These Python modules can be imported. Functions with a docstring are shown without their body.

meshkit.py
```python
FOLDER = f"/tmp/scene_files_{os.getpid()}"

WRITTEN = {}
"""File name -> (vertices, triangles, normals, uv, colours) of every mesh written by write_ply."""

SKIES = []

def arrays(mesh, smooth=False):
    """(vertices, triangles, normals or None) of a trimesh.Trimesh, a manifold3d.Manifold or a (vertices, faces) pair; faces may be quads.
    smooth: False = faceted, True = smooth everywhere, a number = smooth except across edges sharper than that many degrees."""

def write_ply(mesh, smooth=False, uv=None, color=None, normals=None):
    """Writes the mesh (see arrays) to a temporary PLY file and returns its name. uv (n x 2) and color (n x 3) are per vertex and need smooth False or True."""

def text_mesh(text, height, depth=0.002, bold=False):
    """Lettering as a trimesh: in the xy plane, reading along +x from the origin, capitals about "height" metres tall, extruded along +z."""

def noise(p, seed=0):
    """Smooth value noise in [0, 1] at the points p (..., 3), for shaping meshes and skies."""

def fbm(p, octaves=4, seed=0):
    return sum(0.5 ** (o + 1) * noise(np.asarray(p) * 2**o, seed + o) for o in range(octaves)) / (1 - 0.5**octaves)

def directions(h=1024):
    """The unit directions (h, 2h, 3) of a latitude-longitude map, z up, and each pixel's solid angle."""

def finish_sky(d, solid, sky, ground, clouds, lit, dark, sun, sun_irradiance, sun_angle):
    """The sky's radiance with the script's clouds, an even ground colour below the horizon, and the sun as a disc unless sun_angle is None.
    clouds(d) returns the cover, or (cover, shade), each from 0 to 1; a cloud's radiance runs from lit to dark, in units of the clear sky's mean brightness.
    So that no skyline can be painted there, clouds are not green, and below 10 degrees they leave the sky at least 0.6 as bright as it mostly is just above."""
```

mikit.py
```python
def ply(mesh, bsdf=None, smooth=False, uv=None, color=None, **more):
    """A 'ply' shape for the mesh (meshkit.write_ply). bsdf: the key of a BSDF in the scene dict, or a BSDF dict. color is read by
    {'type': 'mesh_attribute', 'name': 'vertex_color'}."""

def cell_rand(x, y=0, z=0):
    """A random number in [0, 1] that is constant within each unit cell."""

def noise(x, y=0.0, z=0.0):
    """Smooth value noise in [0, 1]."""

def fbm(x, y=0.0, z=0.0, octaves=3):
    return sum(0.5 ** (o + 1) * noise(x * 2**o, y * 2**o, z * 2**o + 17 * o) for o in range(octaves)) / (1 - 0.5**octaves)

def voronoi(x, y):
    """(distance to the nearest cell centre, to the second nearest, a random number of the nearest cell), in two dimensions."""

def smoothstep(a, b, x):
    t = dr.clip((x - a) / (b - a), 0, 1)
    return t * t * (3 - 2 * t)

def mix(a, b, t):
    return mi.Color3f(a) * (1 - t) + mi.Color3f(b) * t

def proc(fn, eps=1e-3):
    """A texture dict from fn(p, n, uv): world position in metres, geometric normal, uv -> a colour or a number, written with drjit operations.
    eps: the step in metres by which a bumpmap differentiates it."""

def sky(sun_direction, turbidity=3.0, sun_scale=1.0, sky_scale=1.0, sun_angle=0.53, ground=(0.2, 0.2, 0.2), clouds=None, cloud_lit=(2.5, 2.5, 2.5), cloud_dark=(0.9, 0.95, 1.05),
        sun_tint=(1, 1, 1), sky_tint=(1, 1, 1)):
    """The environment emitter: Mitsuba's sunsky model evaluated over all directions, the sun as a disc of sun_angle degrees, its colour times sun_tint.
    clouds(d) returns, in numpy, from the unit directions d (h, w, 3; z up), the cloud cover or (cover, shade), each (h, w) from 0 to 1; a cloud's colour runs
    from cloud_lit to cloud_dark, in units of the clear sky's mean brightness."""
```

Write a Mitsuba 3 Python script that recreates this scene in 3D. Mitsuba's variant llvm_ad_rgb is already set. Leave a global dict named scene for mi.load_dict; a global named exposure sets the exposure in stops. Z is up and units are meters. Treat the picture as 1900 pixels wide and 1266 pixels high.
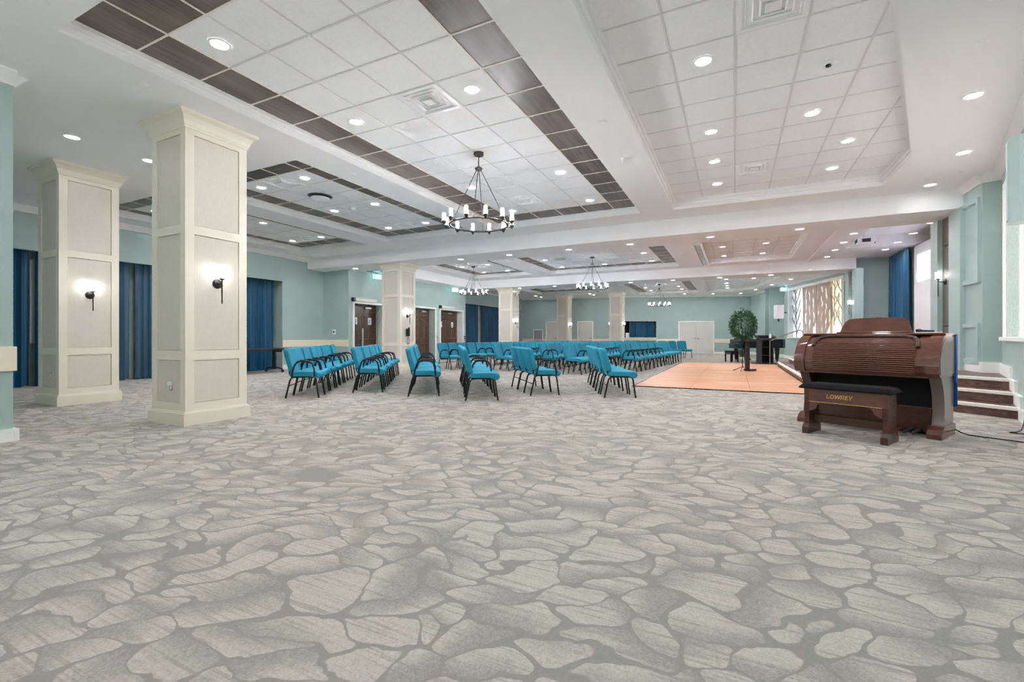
import math, random
import numpy as np, trimesh, mitsuba as mi, drjit as dr
import manifold3d, shapely
from shapely.geometry import Polygon, LineString, box as sbox
from shapely.ops import unary_union
import mikit, meshkit
from mikit import proc, noise, fbm, voronoi, smoothstep, mix, cell_rand

# ---------------------------------------------------------------- camera, exposure
H, YAW = 1.09, 0.4561
T = mi.ScalarTransform4f
rng = random.Random(7)
scene, labels = {}, {}
fw = np.array([-math.sin(YAW), math.cos(YAW), 0.0])
scene['camera'] = {'type': 'perspective', 'fov': 2 * math.degrees(math.atan(950 / 842)), 'fov_axis': 'x',
                   'principal_point_offset_y': 0.00585, 'near_clip': 0.05, 'far_clip': 200.0,
                   'to_world': T().look_at(origin=[0, 0, H], target=[float(fw[0]), float(fw[1]), H], up=[0, 0, 1])}
exposure = 1.9
L_DOWN, L_BULB, L_SCONCE, L_ART, L_WIN = 44.0, 50.0, 3.6, 0.27, 0.27
LAMP = (1.0, 1.0, 1.035)

# ---------------------------------------------------------------- levels (metres)
S, TA, TB = H + 2.767, H + 2.916, H + 2.951          # flat ceiling, coffer tiles, right tray tiles
BM = H + 2.385                                        # underside of beams
S3, T3 = H + 2.66, H + 2.81                           # far bay
DS = 0.298                                            # slope of the angled side wall (dx per dy)

# ---------------------------------------------------------------- materials
def rgb(*c): return {'type': 'rgb', 'value': list(c)}
def s2l(*c): return [float(((x / 255 + 0.055) / 1.055) ** 2.4 if x > 10 else x / 255 / 12.92) for x in c]
def prin(color, rough=0.5, metal=0.0, **k):
    c = color if isinstance(color, dict) else rgb(*color)
    return {'type': 'twosided', 'bsdf': {'type': 'principled', 'base_color': c, 'roughness': rough, 'metallic': metal, **k}}
def diff(color): return {'type': 'twosided', 'bsdf': {'type': 'diffuse', 'reflectance': color if isinstance(color, dict) else rgb(*color)}}
def bump(b, fn, scale, eps=1e-3): return {'type': 'twosided', 'bsdf': {'type': 'bumpmap', 'arbitrary': proc(fn, eps), 'scale': scale, 'bsdf': b['bsdf']}}

def carpet_fn(p, n, uv):
    x, y = p.x * 1.4, p.y * 1.4
    wx = x + 0.40 * (noise(x * 1.2 + 3.1, y * 1.6, 0.0) - 0.5) + 0.22 * (noise(x * 3.2, y * 3.2, 7.0) - 0.5) + 0.07 * (noise(x * 8.0, y * 8.0, 13.0) - 0.5) + 0.016 * (noise(x * 24.0, y * 24.0, 3.0) - 0.5)
    wy = y + 0.40 * (noise(x * 1.2 + 11.7, y * 1.2 + 4.0, 3.0) - 0.5) + 0.20 * (noise(x * 3.2 + 9.0, y * 3.2, 2.0) - 0.5) + 0.07 * (noise(x * 8.0, y * 8.0, 19.0) - 0.5) + 0.016 * (noise(x * 24.0, y * 24.0, 8.0) - 0.5)
    X, Y = (wx * 0.92 + wy * 0.38) / 0.37, (wy * 0.92 - wx * 0.38) / 0.225
    best, rx, ry, wid, tot = mi.Float(0), mi.Float(0), mi.Float(0), mi.Float(0), mi.Float(0)
    for a in (-1, 0, 1):
        for b in (-1, 0, 1):
            cx, cy = dr.floor(X) + a, dr.floor(Y) + b
            ox, oy = X - cx - cell_rand(cx, cy, 1), Y - cy - cell_rand(cx, cy, 2)
            w = dr.exp(-9.0 * dr.sqrt(ox * ox + oy * oy))
            tot += w
            near = w > best
            rx, ry = dr.select(near, ox, rx), dr.select(near, oy, ry)
            wid = dr.select(near, cell_rand(cx, cy, 3), wid)
            best = dr.maximum(best, w)
    e = best / tot
    th = 0.555 + 0.13 * smoothstep(0.3, 0.8, noise(x * 2.3, y * 2.3, 31.0))
    line = 1 - smoothstep(th, th + 0.07, e)
    ang = wid * 6.283
    g = smoothstep(-0.42, 0.45, rx * dr.cos(ang) + ry * dr.sin(ang)) * smoothstep(0.02, 0.22, cell_rand(wid * 913.0, 5.0, 2.0))
    x, y = p.x, p.y
    streak = noise(x * 2.2, y * 100.0, 1.0) * 0.5 + noise(x * 6.0, y * 190.0, 4.0) * 0.5
    fleck = noise(x * 230.0, y * 230.0, 9.0) * 0.6 + noise(x * 110.0, y * 110.0, 5.0) * 0.4
    light = mix(s2l(152, 147, 141), s2l(214, 207, 199), smoothstep(0.10, 0.58, streak) * 0.45 + 0.55 * fleck)
    mid = mix(s2l(142, 139, 134), s2l(182, 178, 171), fleck)
    dark = mix(s2l(150, 147, 142), s2l(166, 163, 158), fleck)
    c = light * (1 - g * 0.9) + mid * (g * 0.9)
    c = c * (1 - line) + dark * line
    tint = noise(x * 0.9, y * 0.9, 21.0)
    c = c * 0.95
    return c * (mi.Color3f(0.97, 1.0, 0.985) * (1 - tint) + mi.Color3f(1.02, 0.99, 0.97) * tint)

def wood_fn(c0, c1, along, scale=1.0):
    def fn(p, n, uv):
        q = (p.x, p.y, p.z)
        a = q[along]
        b, c = [q[i] for i in range(3) if i != along]
        g = fbm(a * 3.0 * scale, b * 60.0 * scale, c * 60.0 * scale, 3)
        g2 = noise(a * 1.2, b * 9.0 * scale, c * 9.0 * scale)
        return mix(c0, c1, smoothstep(0.25, 0.75, 0.6 * g + 0.4 * g2))
    return fn

def fabric_fn(base, amt):
    b = mi.Color3f(base)
    def fn(p, n, uv):
        f = noise(p.x * 300.0, p.y * 300.0, p.z * 300.0)
        v = noise(p.x * 4.0, p.y * 4.0, p.z * 4.0)
        return mi.Color3f(base) * (1 - amt + amt * f + 0.25 * (v - 0.5))
    return fn

M = scene
M['m_ceiling'] = diff(s2l(238, 238, 239))
M['m_tile'] = diff(proc(lambda p, n, uv: mix(s2l(238, 238, 240), s2l(244, 244, 245), noise(p.x * 60.0, p.y * 60.0, 0.0))))
M['m_tbar'] = diff(s2l(222, 220, 220))
M['m_bar_light'] = diff(s2l(236, 226, 218))
M['m_wood_tile_y'] = prin(proc(wood_fn(s2l(72, 64, 59), s2l(112, 99, 92), 1, 0.6)), 0.35)
M['m_wood_tile_x'] = prin(proc(wood_fn(s2l(62, 58, 55), s2l(96, 88, 84), 0, 0.6)), 0.35)
M['m_teal'] = prin(proc(lambda p, n, uv: mix(s2l(163, 182, 178), s2l(169, 188, 184), noise(p.x * 3.0, p.y * 3.0, p.z * 3.0))), 0.45, specular=0.3)
M['m_teal_frame'] = prin(s2l(166, 187, 184), 0.35)
M['m_trim'] = prin(s2l(240, 239, 237), 0.35)
M['m_rail'] = prin(s2l(236, 225, 203), 0.4)
M['m_column'] = prin(s2l(232, 225, 209), 0.35)
M['m_column_panel'] = prin(proc(lambda p, n, uv: mix(s2l(210, 202, 190), s2l(218, 210, 199), noise((p.x + p.y) * 260.0, p.z * 30.0, 0.0))), 0.5)
M['m_carpet'] = diff(proc(carpet_fn))
M['m_chair'] = prin(proc(fabric_fn(s2l(24, 136, 164), 0.22)), 0.75, sheen=0.6, sheen_tint=0.6)
M['m_black'] = prin(s2l(30, 30, 32), 0.35, 0.3)
M['m_bronze'] = prin(s2l(52, 47, 44), 0.4, 0.6)
M['m_curtain'] = prin(proc(lambda p, n, uv: mix(s2l(0, 58, 88), s2l(4, 84, 120), noise(p.x * 8.0, p.y * 8.0, p.z * 0.6))), 0.5, sheen=0.5, sheen_tint=1.0)
M['m_curtain_grey'] = prin(proc(lambda p, n, uv: mix(s2l(48, 80, 104), s2l(66, 98, 120), noise(p.x * 8.0, p.y * 8.0, p.z * 0.6))), 0.55, sheen=1.0)
M['m_door_dark'] = prin(proc(wood_fn(s2l(52, 36, 28), s2l(84, 58, 44), 2)), 0.35)
M['m_door_edge'] = prin(s2l(112, 84, 66), 0.3)
M['m_dance'] = prin(proc(wood_fn(s2l(190, 132, 94), s2l(208, 154, 114), 0, 0.5)), 0.45)
M['m_stage'] = prin(proc(wood_fn(s2l(74, 52, 44), s2l(112, 82, 72), 0, 0.5)), 0.35)
M['m_nosing'] = prin(s2l(228, 222, 214), 0.4)
M['m_organ'] = prin(proc(wood_fn(s2l(84, 44, 32), s2l(100, 55, 41), 0, 0.7)), 0.12, specular=0.7, clearcoat=0.6, clearcoat_gloss=0.95)
M['m_organ_dark'] = prin(proc(wood_fn(s2l(62, 37, 27), s2l(76, 47, 35), 0, 0.7)), 0.25)
M['m_organ_side'] = prin(s2l(112, 100, 92), 0.22)
M['m_cloth_black'] = prin(s2l(14, 14, 16), 0.9)
M['m_seat_black'] = prin(s2l(16, 14, 18), 0.8, specular=0.2)
M['m_blue_cloth'] = prin(s2l(6, 74, 134), 0.6)
M['m_gold'] = prin(s2l(214, 170, 112), 0.4, 0.4)
M['m_gloss_black'] = prin(s2l(14, 14, 16), 0.08)
M['m_charcoal'] = prin(s2l(50, 50, 52), 0.4)
M['m_chrome'] = {'type': 'roughconductor', 'material': 'Al', 'alpha': 0.2}
M['m_steel'] = prin(s2l(170, 168, 166), 0.3, 0.8)
M['m_white'] = prin(s2l(238, 238, 240), 0.4)
M['m_offwhite'] = prin(s2l(214, 210, 204), 0.4)
M['m_grey'] = prin(s2l(130, 134, 138), 0.5)
M['m_taupe_panel'] = prin(proc(wood_fn(s2l(88, 78, 74), s2l(104, 94, 90), 2, 0.5)), 0.4)
M['m_red'] = prin(s2l(128, 24, 18), 0.5)
M['m_leaf'] = {'type': 'twosided', 'bsdf': {'type': 'principled', 'base_color': {'type': 'mesh_attribute', 'name': 'vertex_color'}, 'roughness': 0.35}}
M['m_trunk'] = prin(s2l(86, 70, 56), 0.8)
M['m_fret'] = diff(s2l(200, 190, 182))
M['m_fret_dark'] = diff(s2l(120, 124, 132))
M['m_screen'] = diff(s2l(226, 224, 226))
M['m_glass'] = {'type': 'thindielectric', 'int_ior': 1.3}
M['m_lens'] = diff(s2l(240, 240, 240))
M['m_blind'] = diff(s2l(196, 196, 196))
M['m_table'] = prin(proc(wood_fn(s2l(40, 32, 30), s2l(66, 54, 50), 1)), 0.3)
M['m_grille'] = prin(s2l(168, 164, 172), 0.5)

# ---------------------------------------------------------------- helpers
def numbered(name):
    if name not in labels and name not in scene and not any_child(name): _used.add(name); return name
    i = _count.get(name, 0)
    while True:
        i += 1
        k = f'{name}_{i:03d}'
        if k not in scene and k not in labels and k not in _used:
            _count[name] = i; _used.add(k); return k
_used, _count = set(), {}
def any_child(name): return name in _used
def add(name, mesh, m, parent=None, smooth=False, to_world=None, emit=None, label=None, **kw):
    key = numbered(f'{parent}__{name}' if parent else name)
    d = dict(mesh) if isinstance(mesh, dict) else mikit.ply(mesh, m, smooth, **kw)
    if to_world is not None: d['to_world'] = to_world
    if emit is not None: d['emitter'] = {'type': 'area', 'radiance': rgb(*emit)}
    scene[key] = d
    if label: labels[key] = {'label': label}
    return key
def thing(name, label, cat, group=None):
    key = numbered(name)
    labels[key] = {'label': label, 'category': cat}
    if group: labels[key]['group'] = group
    return key
def tag(key, label, cat, group=None):
    labels[key] = {'label': label, 'category': cat, **({'group': group} if group else {})}
    return key
def struct(name, mesh=None, m=None, label=None, smooth=False):
    key = add(name, mesh, m, smooth=smooth) if mesh is not None else numbered(name)
    labels[key] = {'kind': 'structure', **({'label': label} if label else {})}
    return key
def cat(*ms): return trimesh.util.concatenate([m for m in ms if m is not None])
def bx(x0, x1, y0, y1, z0, z1, c=0.0):
    if c <= 0:
        m = trimesh.creation.box((x1 - x0, y1 - y0, z1 - z0))
        m.apply_translation(((x0 + x1) / 2, (y0 + y1) / 2, (z0 + z1) / 2))
        return m
    pts = []
    for sx in (0, 1):
        for sy in (0, 1):
            for sz in (0, 1):
                X, Y, Z = (x0, x1)[sx], (y0, y1)[sy], (z0, z1)[sz]
                dx, dy, dz = c * (1 - 2 * sx), c * (1 - 2 * sy), c * (1 - 2 * sz)
                pts += [(X, Y + dy, Z + dz), (X + dx, Y, Z + dz), (X + dx, Y + dy, Z)]
    return trimesh.convex.convex_hull(np.array(pts))
def mat(o, ex, ey, ez=(0, 0, 1)):
    A = np.eye(4); A[:3, 0], A[:3, 1], A[:3, 2], A[:3, 3] = ex, ey, ez, o
    return A
def rotz(a, o=(0, 0, 0)):
    c, s = math.cos(a), math.sin(a)
    return mat(o, (c, s, 0), (-s, c, 0))
def tr(m, A): m = m.copy(); m.apply_transform(A); return m
def xf(A): return T(np.asarray(A, float).tolist())
def extrude(poly, h):
    polys = getattr(poly, 'geoms', [poly])
    return cat(*[trimesh.creation.extrude_polygon(g, h, engine='earcut') for g in polys if g.area > 1e-9])
def prism(poly, z0, z1):
    m = extrude(poly, z1 - z0); m.apply_translation((0, 0, z0)); return m
def tube(pts, r, n=8, closed=False):
    p = np.asarray(pts, float)
    r = np.broadcast_to(r, (len(p),))
    t = np.roll(p, -1, 0) - np.roll(p, 1, 0) if closed else np.gradient(p, axis=0)
    t /= np.linalg.norm(t, axis=1, keepdims=True) + 1e-12
    a = np.zeros_like(p)
    u = np.cross(t[0], (0, 0, 1.0) if abs(t[0][2]) < 0.9 else (1.0, 0, 0)); u /= np.linalg.norm(u)
    for i in range(len(p)):
        u = u - t[i] * (u @ t[i]); u /= np.linalg.norm(u) + 1e-12; a[i] = u
    b = np.cross(t, a)
    ang = np.arange(n) * 2 * np.pi / n
    v = (p[:, None] + r[:, None, None] * (np.cos(ang)[None, :, None] * a[:, None] + np.sin(ang)[None, :, None] * b[:, None])).reshape(-1, 3)
    f, m = [], len(p)
    for i in range(m if closed else m - 1):
        for j in range(n):
            k, l, i2 = j, (j + 1) % n, (i + 1) % m
            f += [(i * n + k, i * n + l, i2 * n + l), (i * n + k, i2 * n + l, i2 * n + k)]
    v = list(v)
    if not closed:
        c0, c1 = len(v), len(v) + 1
        v += [p[0], p[-1]]
        for j in range(n):
            f += [(c0, (j + 1) % n, j), (c1, (m - 1) * n + j, (m - 1) * n + (j + 1) % n)]
    return trimesh.Trimesh(np.array(v), np.array(f), process=False)
def lathe(prof, n=24):
    """profile [(r, z)...], about z."""
    p = np.array(prof, float); ang = np.arange(n) * 2 * np.pi / n
    v = np.stack([p[:, 0][:, None] * np.cos(ang), p[:, 0][:, None] * np.sin(ang), np.repeat(p[:, 1][:, None], n, 1)], -1).reshape(-1, 3)
    f = []
    for i in range(len(p) - 1):
        for j in range(n):
            a, b, c, d = i * n + j, i * n + (j + 1) % n, (i + 1) * n + (j + 1) % n, (i + 1) * n + j
            f += [(a, b, c), (a, c, d)]
    m = trimesh.Trimesh(v, np.array(f), process=False)
    m.update_faces(m.nondegenerate_faces()); return m
def disc(r, z, n=20, down=True):
    ang = np.arange(n) * 2 * np.pi / n
    v = np.vstack([np.stack([r * np.cos(ang), r * np.sin(ang), 0 * ang + z], 1), [[0, 0, z]]])
    f = [(i, (i + 1) % n, n) for i in range(n)]
    return trimesh.Trimesh(v, np.array([x[::-1] for x in f] if down else f), process=False)
def loft(rings):
    """closed rings of equal point count -> capped mesh."""
    n = len(rings[0]); v = np.vstack(rings); f = []
    for i in range(len(rings) - 1):
        for j in range(n):
            a, b, c, d = i * n + j, i * n + (j + 1) % n, (i + 1) * n + (j + 1) % n, (i + 1) * n + j
            f += [(a, b, c), (a, c, d)]
    v = np.vstack([v, np.mean(rings[0], 0), np.mean(rings[-1], 0)])
    c0, c1, e = len(v) - 2, len(v) - 1, (len(rings) - 1) * n
    for j in range(n):
        f += [(c0, (j + 1) % n, j), (c1, e + j, e + (j + 1) % n)]
    m = trimesh.Trimesh(v, np.array(f), process=False); m.fix_normals(); return m
def wallmat(p, q):
    """frame of a wall from p to q: local x along, local y up, local z = to the left of p->q."""
    p, q = np.array(p, float), np.array(q, float)
    d = (q - p) / np.linalg.norm(q - p)
    return mat((p[0], p[1], 0), (d[0], d[1], 0), (0, 0, 1), (d[1], -d[0], 0)), float(np.linalg.norm(q - p))
def wallseg(p, q, z0, z1, th=0.15, holes=(), inside='left'):
    """wall whose room face runs from p to q; the room lies to the left of p->q; thickness goes to the right."""
    A, L = wallmat(p, q)
    poly = sbox(0, z0, L, z1)
    for h in holes: poly = poly.difference(sbox(*h))
    return tr(extrude(poly, th), A)          # local +z points right of p->q (outwards)
def onwall(p, q, s0, s1, z0, z1, proud, c=0.0, back=0.0):
    """a board on the room face of wall p->q (room on the left)."""
    A, L = wallmat(p, q)
    return tr(bx(s0, s1, z0, z1, -proud, back, c), A)
def crown(p, q, ztop, proj=0.115, drop=0.135):
    """crown moulding along p->q, room on the left."""
    A, L = wallmat(p, q)
    prof = [(0, 0), (proj, 0), (proj, -0.02), (proj * 0.86, -0.032), (proj * 0.66, -drop * 0.40), (proj * 0.34, -drop * 0.68), (0.022, -drop * 0.84), (0.022, -drop), (0, -drop)]
    r0 = np.array([(0, ztop + b, -a) for a, b in prof]); r1 = r0 + (L, 0, 0)
    return tr(loft([r0, r1]), A)

# ---------------------------------------------------------------- floor
struct('floor', bx(-14.6, 6.2, -3.6, 33.5, -0.1, 0.0), 'm_carpet')

# ---------------------------------------------------------------- room polygon pieces
RW0, RW1 = (4.02 - DS * 13.44, -3.0), (4.02, 10.44)          # angled side wall near (window wall)
FW0, FW1 = (4.02, 21.41), (2.33, 21.41 + (4.02 - 2.33) / DS)  # its mirror at the far end
P0, P1, P2 = (-13.45, 29.05), (-7.43, 29.43), (0.92, 32.55)
def seg(name, p, q, z0=0.0, z1=S, holes=(), th=0.15, m='m_teal'):
    return struct(name, wallseg(p, q, z0, z1, th, holes), m)
Aw, Lw = wallmat(RW0, RW1)
Lr = Lw
# window rectangles along the two angled walls, measured from the stage end
WIN = (0.55, 5.45, 1.09, 3.42)
nw0, nw1 = Lr - WIN[1], Lr - WIN[0]
seg('wall_right', RW0, RW1, holes=[(nw0, WIN[2], nw1, WIN[3])], th=0.28)
Lf = math.dist(FW0, FW1)
seg('wall_right_far', FW0, FW1, z1=S, holes=[(WIN[0], WIN[2], WIN[1], WIN[3])], th=0.28)
seg('wall_recess', RW1, (3.80, 10.50), z1=S, th=0.12)
seg('wall_panel', (3.80, 10.50), (3.80, 11.42), z1=S, th=0.12)
seg('wall_recess_far', (3.80, 21.35), FW0, z1=S, th=0.12)
seg('wall_panel_far', (3.80, 20.43), (3.80, 21.35), z1=S, th=0.12)
# stage alcove
seg('wall_stage_near', (3.86, 12.50), (4.93, 12.50), th=0.1)
seg('wall_stage_back', (4.93, 12.40), (4.93, 19.88), th=0.12)
seg('wall_stage_far', (4.93, 19.78), (3.86, 19.78), th=0.1)
# left side
struct('wall_left_near', bx(-14.4, -6.80, -3.3, 1.97, 0, S), 'm_teal')
struct('wall_back', bx(-6.8, 0.4, -3.3, -3.0, 0, S), 'm_teal')
seg('wall_left', (-13.55, 11.93), (-13.55, 10.22), th=0.45)
seg('wall_left_upper', (-13.45, 10.22), (-13.45, 1.97), z0=2.94, th=0.10)
seg('wall_left_recess', (-14.0, 10.24), (-14.0, 1.97), th=0.1)
seg('wall_stub', (-12.30, 11.90), (-13.60, 11.90), th=0.12)
DOORS = [(12.16, 13.62, 2.31), (15.62, 17.06, 2.36), (17.50, 19.40, 2.36)]
Ld = 19.70 - 11.90
seg('wall_doors', (-12.30, 19.70), (-12.30, 11.90), holes=[(19.70 - b, 0, 19.70 - a, z) for a, b, z in DOORS], th=0.38)
seg('wall_return', (-13.60, 19.70), (-12.30, 19.70), th=0.12)
seg('wall_left_far_upper', (-13.45, 28.4), (-13.45, 19.70), z0=2.96, th=0.12)
seg('wall_left_far_recess', (-14.0, 29.3), (-14.0, 19.70), th=0.1)
seg('wall_left_far', (-13.45, 29.2), (-13.45, 28.4), z0=2.96, th=0.12)
# far wall, bent once
La, Lb = math.dist(P0, P1), math.dist(P1, P2)
SERV = (0.98, 3.05, 1.06, 2.10)      # serving hatch in the second stretch
seg('wall_far', P1, (-14.1, P0[1]), z1=S, th=0.15)
seg('wall_far_bend', P2, P1, z1=S, holes=[(Lb - SERV[1], SERV[2], Lb - SERV[0], SERV[3])], th=0.15)
seg('wall_far_side', (1.62, 29.15), P2, z1=S, th=0.15)
struct('wall_far_pier', cat(bx(1.52, 1.86, 28.75, 29.2, 0, S), bx(1.7, 2.40, 28.12, 28.32, 0, S), bx(1.7, 1.86, 28.2, 29.0, 0, S)), 'm_teal')
seg('wall_far_end', (2.36, 27.0), (2.36, 28.25), z1=S, th=0.15)

# ---------------------------------------------------------------- ceiling
COF = {   # opening x0,x1,y0,y1 ; white columns x list ; white rows y list ; level of tile
    'a': dict(o=(-5.485, -1.89, 1.87, 10.34), xs=[-4.909 + .61 * k for k in range(5)], ys=[2.471 + .604 * k for k in range(13)]),
    'b': dict(o=(-9.11, -6.16, 4.88, 10.27), xs=[-8.60 + .61 * k for k in range(4)], ys=[5.491 + .604 * k for k in range(8)]),
    'c': dict(o=(-12.69, -9.88, 4.89, 10.27), xs=[-12.33 + .61 * k for k in range(4)], ys=[5.491 + .604 * k for k in range(8)]),
    'd': dict(o=(-7.28, -1.93, 13.05, 18.72), xs=[-6.79 + .61 * k for k in range(8)], ys=[13.90 + .604 * k for k in range(8)]),
    'e': dict(o=(-10.93, -8.0, 13.05, 18.50), xs=[-10.38 + .61 * k for k in range(4)], ys=[13.72 + .604 * k for k in range(8)]),
    'f': dict(o=(-5.36, -1.90, 21.6, 29.1), xs=[-4.85 + .6 * k for k in range(5)], ys=[22.2 + .6 * k for k in range(12)], z=T3, s=S3),
    'g': dict(o=(-10.9, -7.1, 21.9, 26.4), xs=[-10.3 + .61 * k for k in range(5)], ys=[22.5 + .61 * k for k in range(6)], z=T3, s=S3),
}
TRAY = {
    'h': dict(poly=[(-1.20, 2.1), (0.41, 2.1), (2.43, 8.93), (2.43, 10.42), (-1.20, 10.42)], xs=[-1.217, -.607, .003, .613, 1.223, 1.833, 2.443], ys=[2.471 + .618 * k for k in range(0, 13)], z=TB, s=S),
    'i': dict(poly=[(-1.12, 13.2), (1.78, 13.2), (1.78, 18.70), (-1.12, 18.70)], xs=[-.657, -.047, .563, 1.173], ys=[13.7 + .618 * k for k in range(9)], z=TB, s=S),
    'j': dict(poly=[(-1.45, 21.6), (2.05, 21.6), (1.04, 28.3), (0.2, 29.4), (-1.45, 29.4)], xs=[-1.3 + .6 * k for k in range(6)], ys=[22.0 + .61 * k for k in range(13)], z=T3, s=S3),
}
PROJ = sbox(3.10, 3.80, 15.75, 17.30)
room1 = Polygon([(-14.1, -3.2), (0.2, -3.2), RW0, RW1, (3.80, 10.5), (3.80, 11.3), (-14.1, 11.3)])
room2 = Polygon([(-13.6, 12.3), (3.86, 12.3), (3.86, 12.45), (4.98, 12.45), (4.98, 19.83), (3.86, 19.83), (3.86, 20.0), (-13.6, 20.0)])
room3 = Polygon([(-14.1, 20.5), (3.80, 20.5), (3.80, 21.35), FW0, FW1, (2.4, 28.3), (1.75, 29.0), P2, P1, (-14.1, P0[1] + .1)])
def openings(zone):
    out = []
    for k, c in COF.items():
        if k in zone: out.append(sbox(c['o'][0], c['o'][2], c['o'][1], c['o'][3]))
    for k, c in TRAY.items():
        if k in zone: out.append(Polygon(c['poly']))
    return unary_union(out)
c1m = prism(room1.difference(openings('abch')), S, S + 0.05)
c2m = prism(room2.difference(openings('dei')).difference(PROJ), S, S + 0.05)
c3m = prism(room3.difference(openings('fgj')), S3, S3 + 0.05)
struct('ceiling', cat(c1m, c2m, c3m), 'm_ceiling')
# beams and the low strip over the exit doors
struct('trim_1', cat(bx(-13.55, 3.80, 11.20, 12.38, BM, S + .04), bx(-13.55, 3.80, 19.45, 20.65, BM, S + .04), bx(-12.30, -11.60, 12.38, 19.45, BM, S + .04)), 'm_ceiling', 'white ceiling beams')
room_side = [((3.80, 11.20), (-13.55, 11.20), S), ((-13.55, 12.38), (3.80, 12.38), S), ((3.80, 19.45), (-11.6, 19.45), S), ((-13.55, 20.65), (3.8, 20.65), S3), ((-11.6, 19.45), (-11.6, 12.38), S)]
cr = [crown(q, p, z) for p, q, z in room_side]
cr += [crown(p, q, S) for p, q in (((RW0), (RW1)), ((4.02, 10.44), (3.80, 10.50)), ((3.80, 10.50), (3.80, 11.2)), ((-13.45, 10.22), (-13.45, 1.97)), ((-13.55, 11.2), (-13.55, 10.2)), ((-6.80, 1.97), (-6.80, -3.0)), ((-14.0, 1.97), (-6.80, 1.97)))]
cr = [crown(p, q, z) for p, q, z in
      [((-13.55, 11.20), (3.80, 11.20), S)[0:3]] ] if False else cr
def crown_both(p, q, z, **k):
    return crown(p, q, z, **k)
struct('trim_2', cat(*cr), 'm_ceiling', 'white crown moulding along the beams and walls')
cr3 = [crown(a, b, S3, 0.08, 0.08) for a, b in ((P2, P1), (P1, P0), ((1.62, 29.15), P2), (FW0, FW1), ((-13.45, 28.4), (-13.45, 20.65)))]
struct('trim_3', cat(*cr3), 'm_ceiling', 'white crown moulding in the far bay')
struct('trim_4', bx(2.35, 2.42, 12.4, 19.45, S - .05, S), 'm_ceiling', 'white step in the ceiling before the stage')

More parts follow.
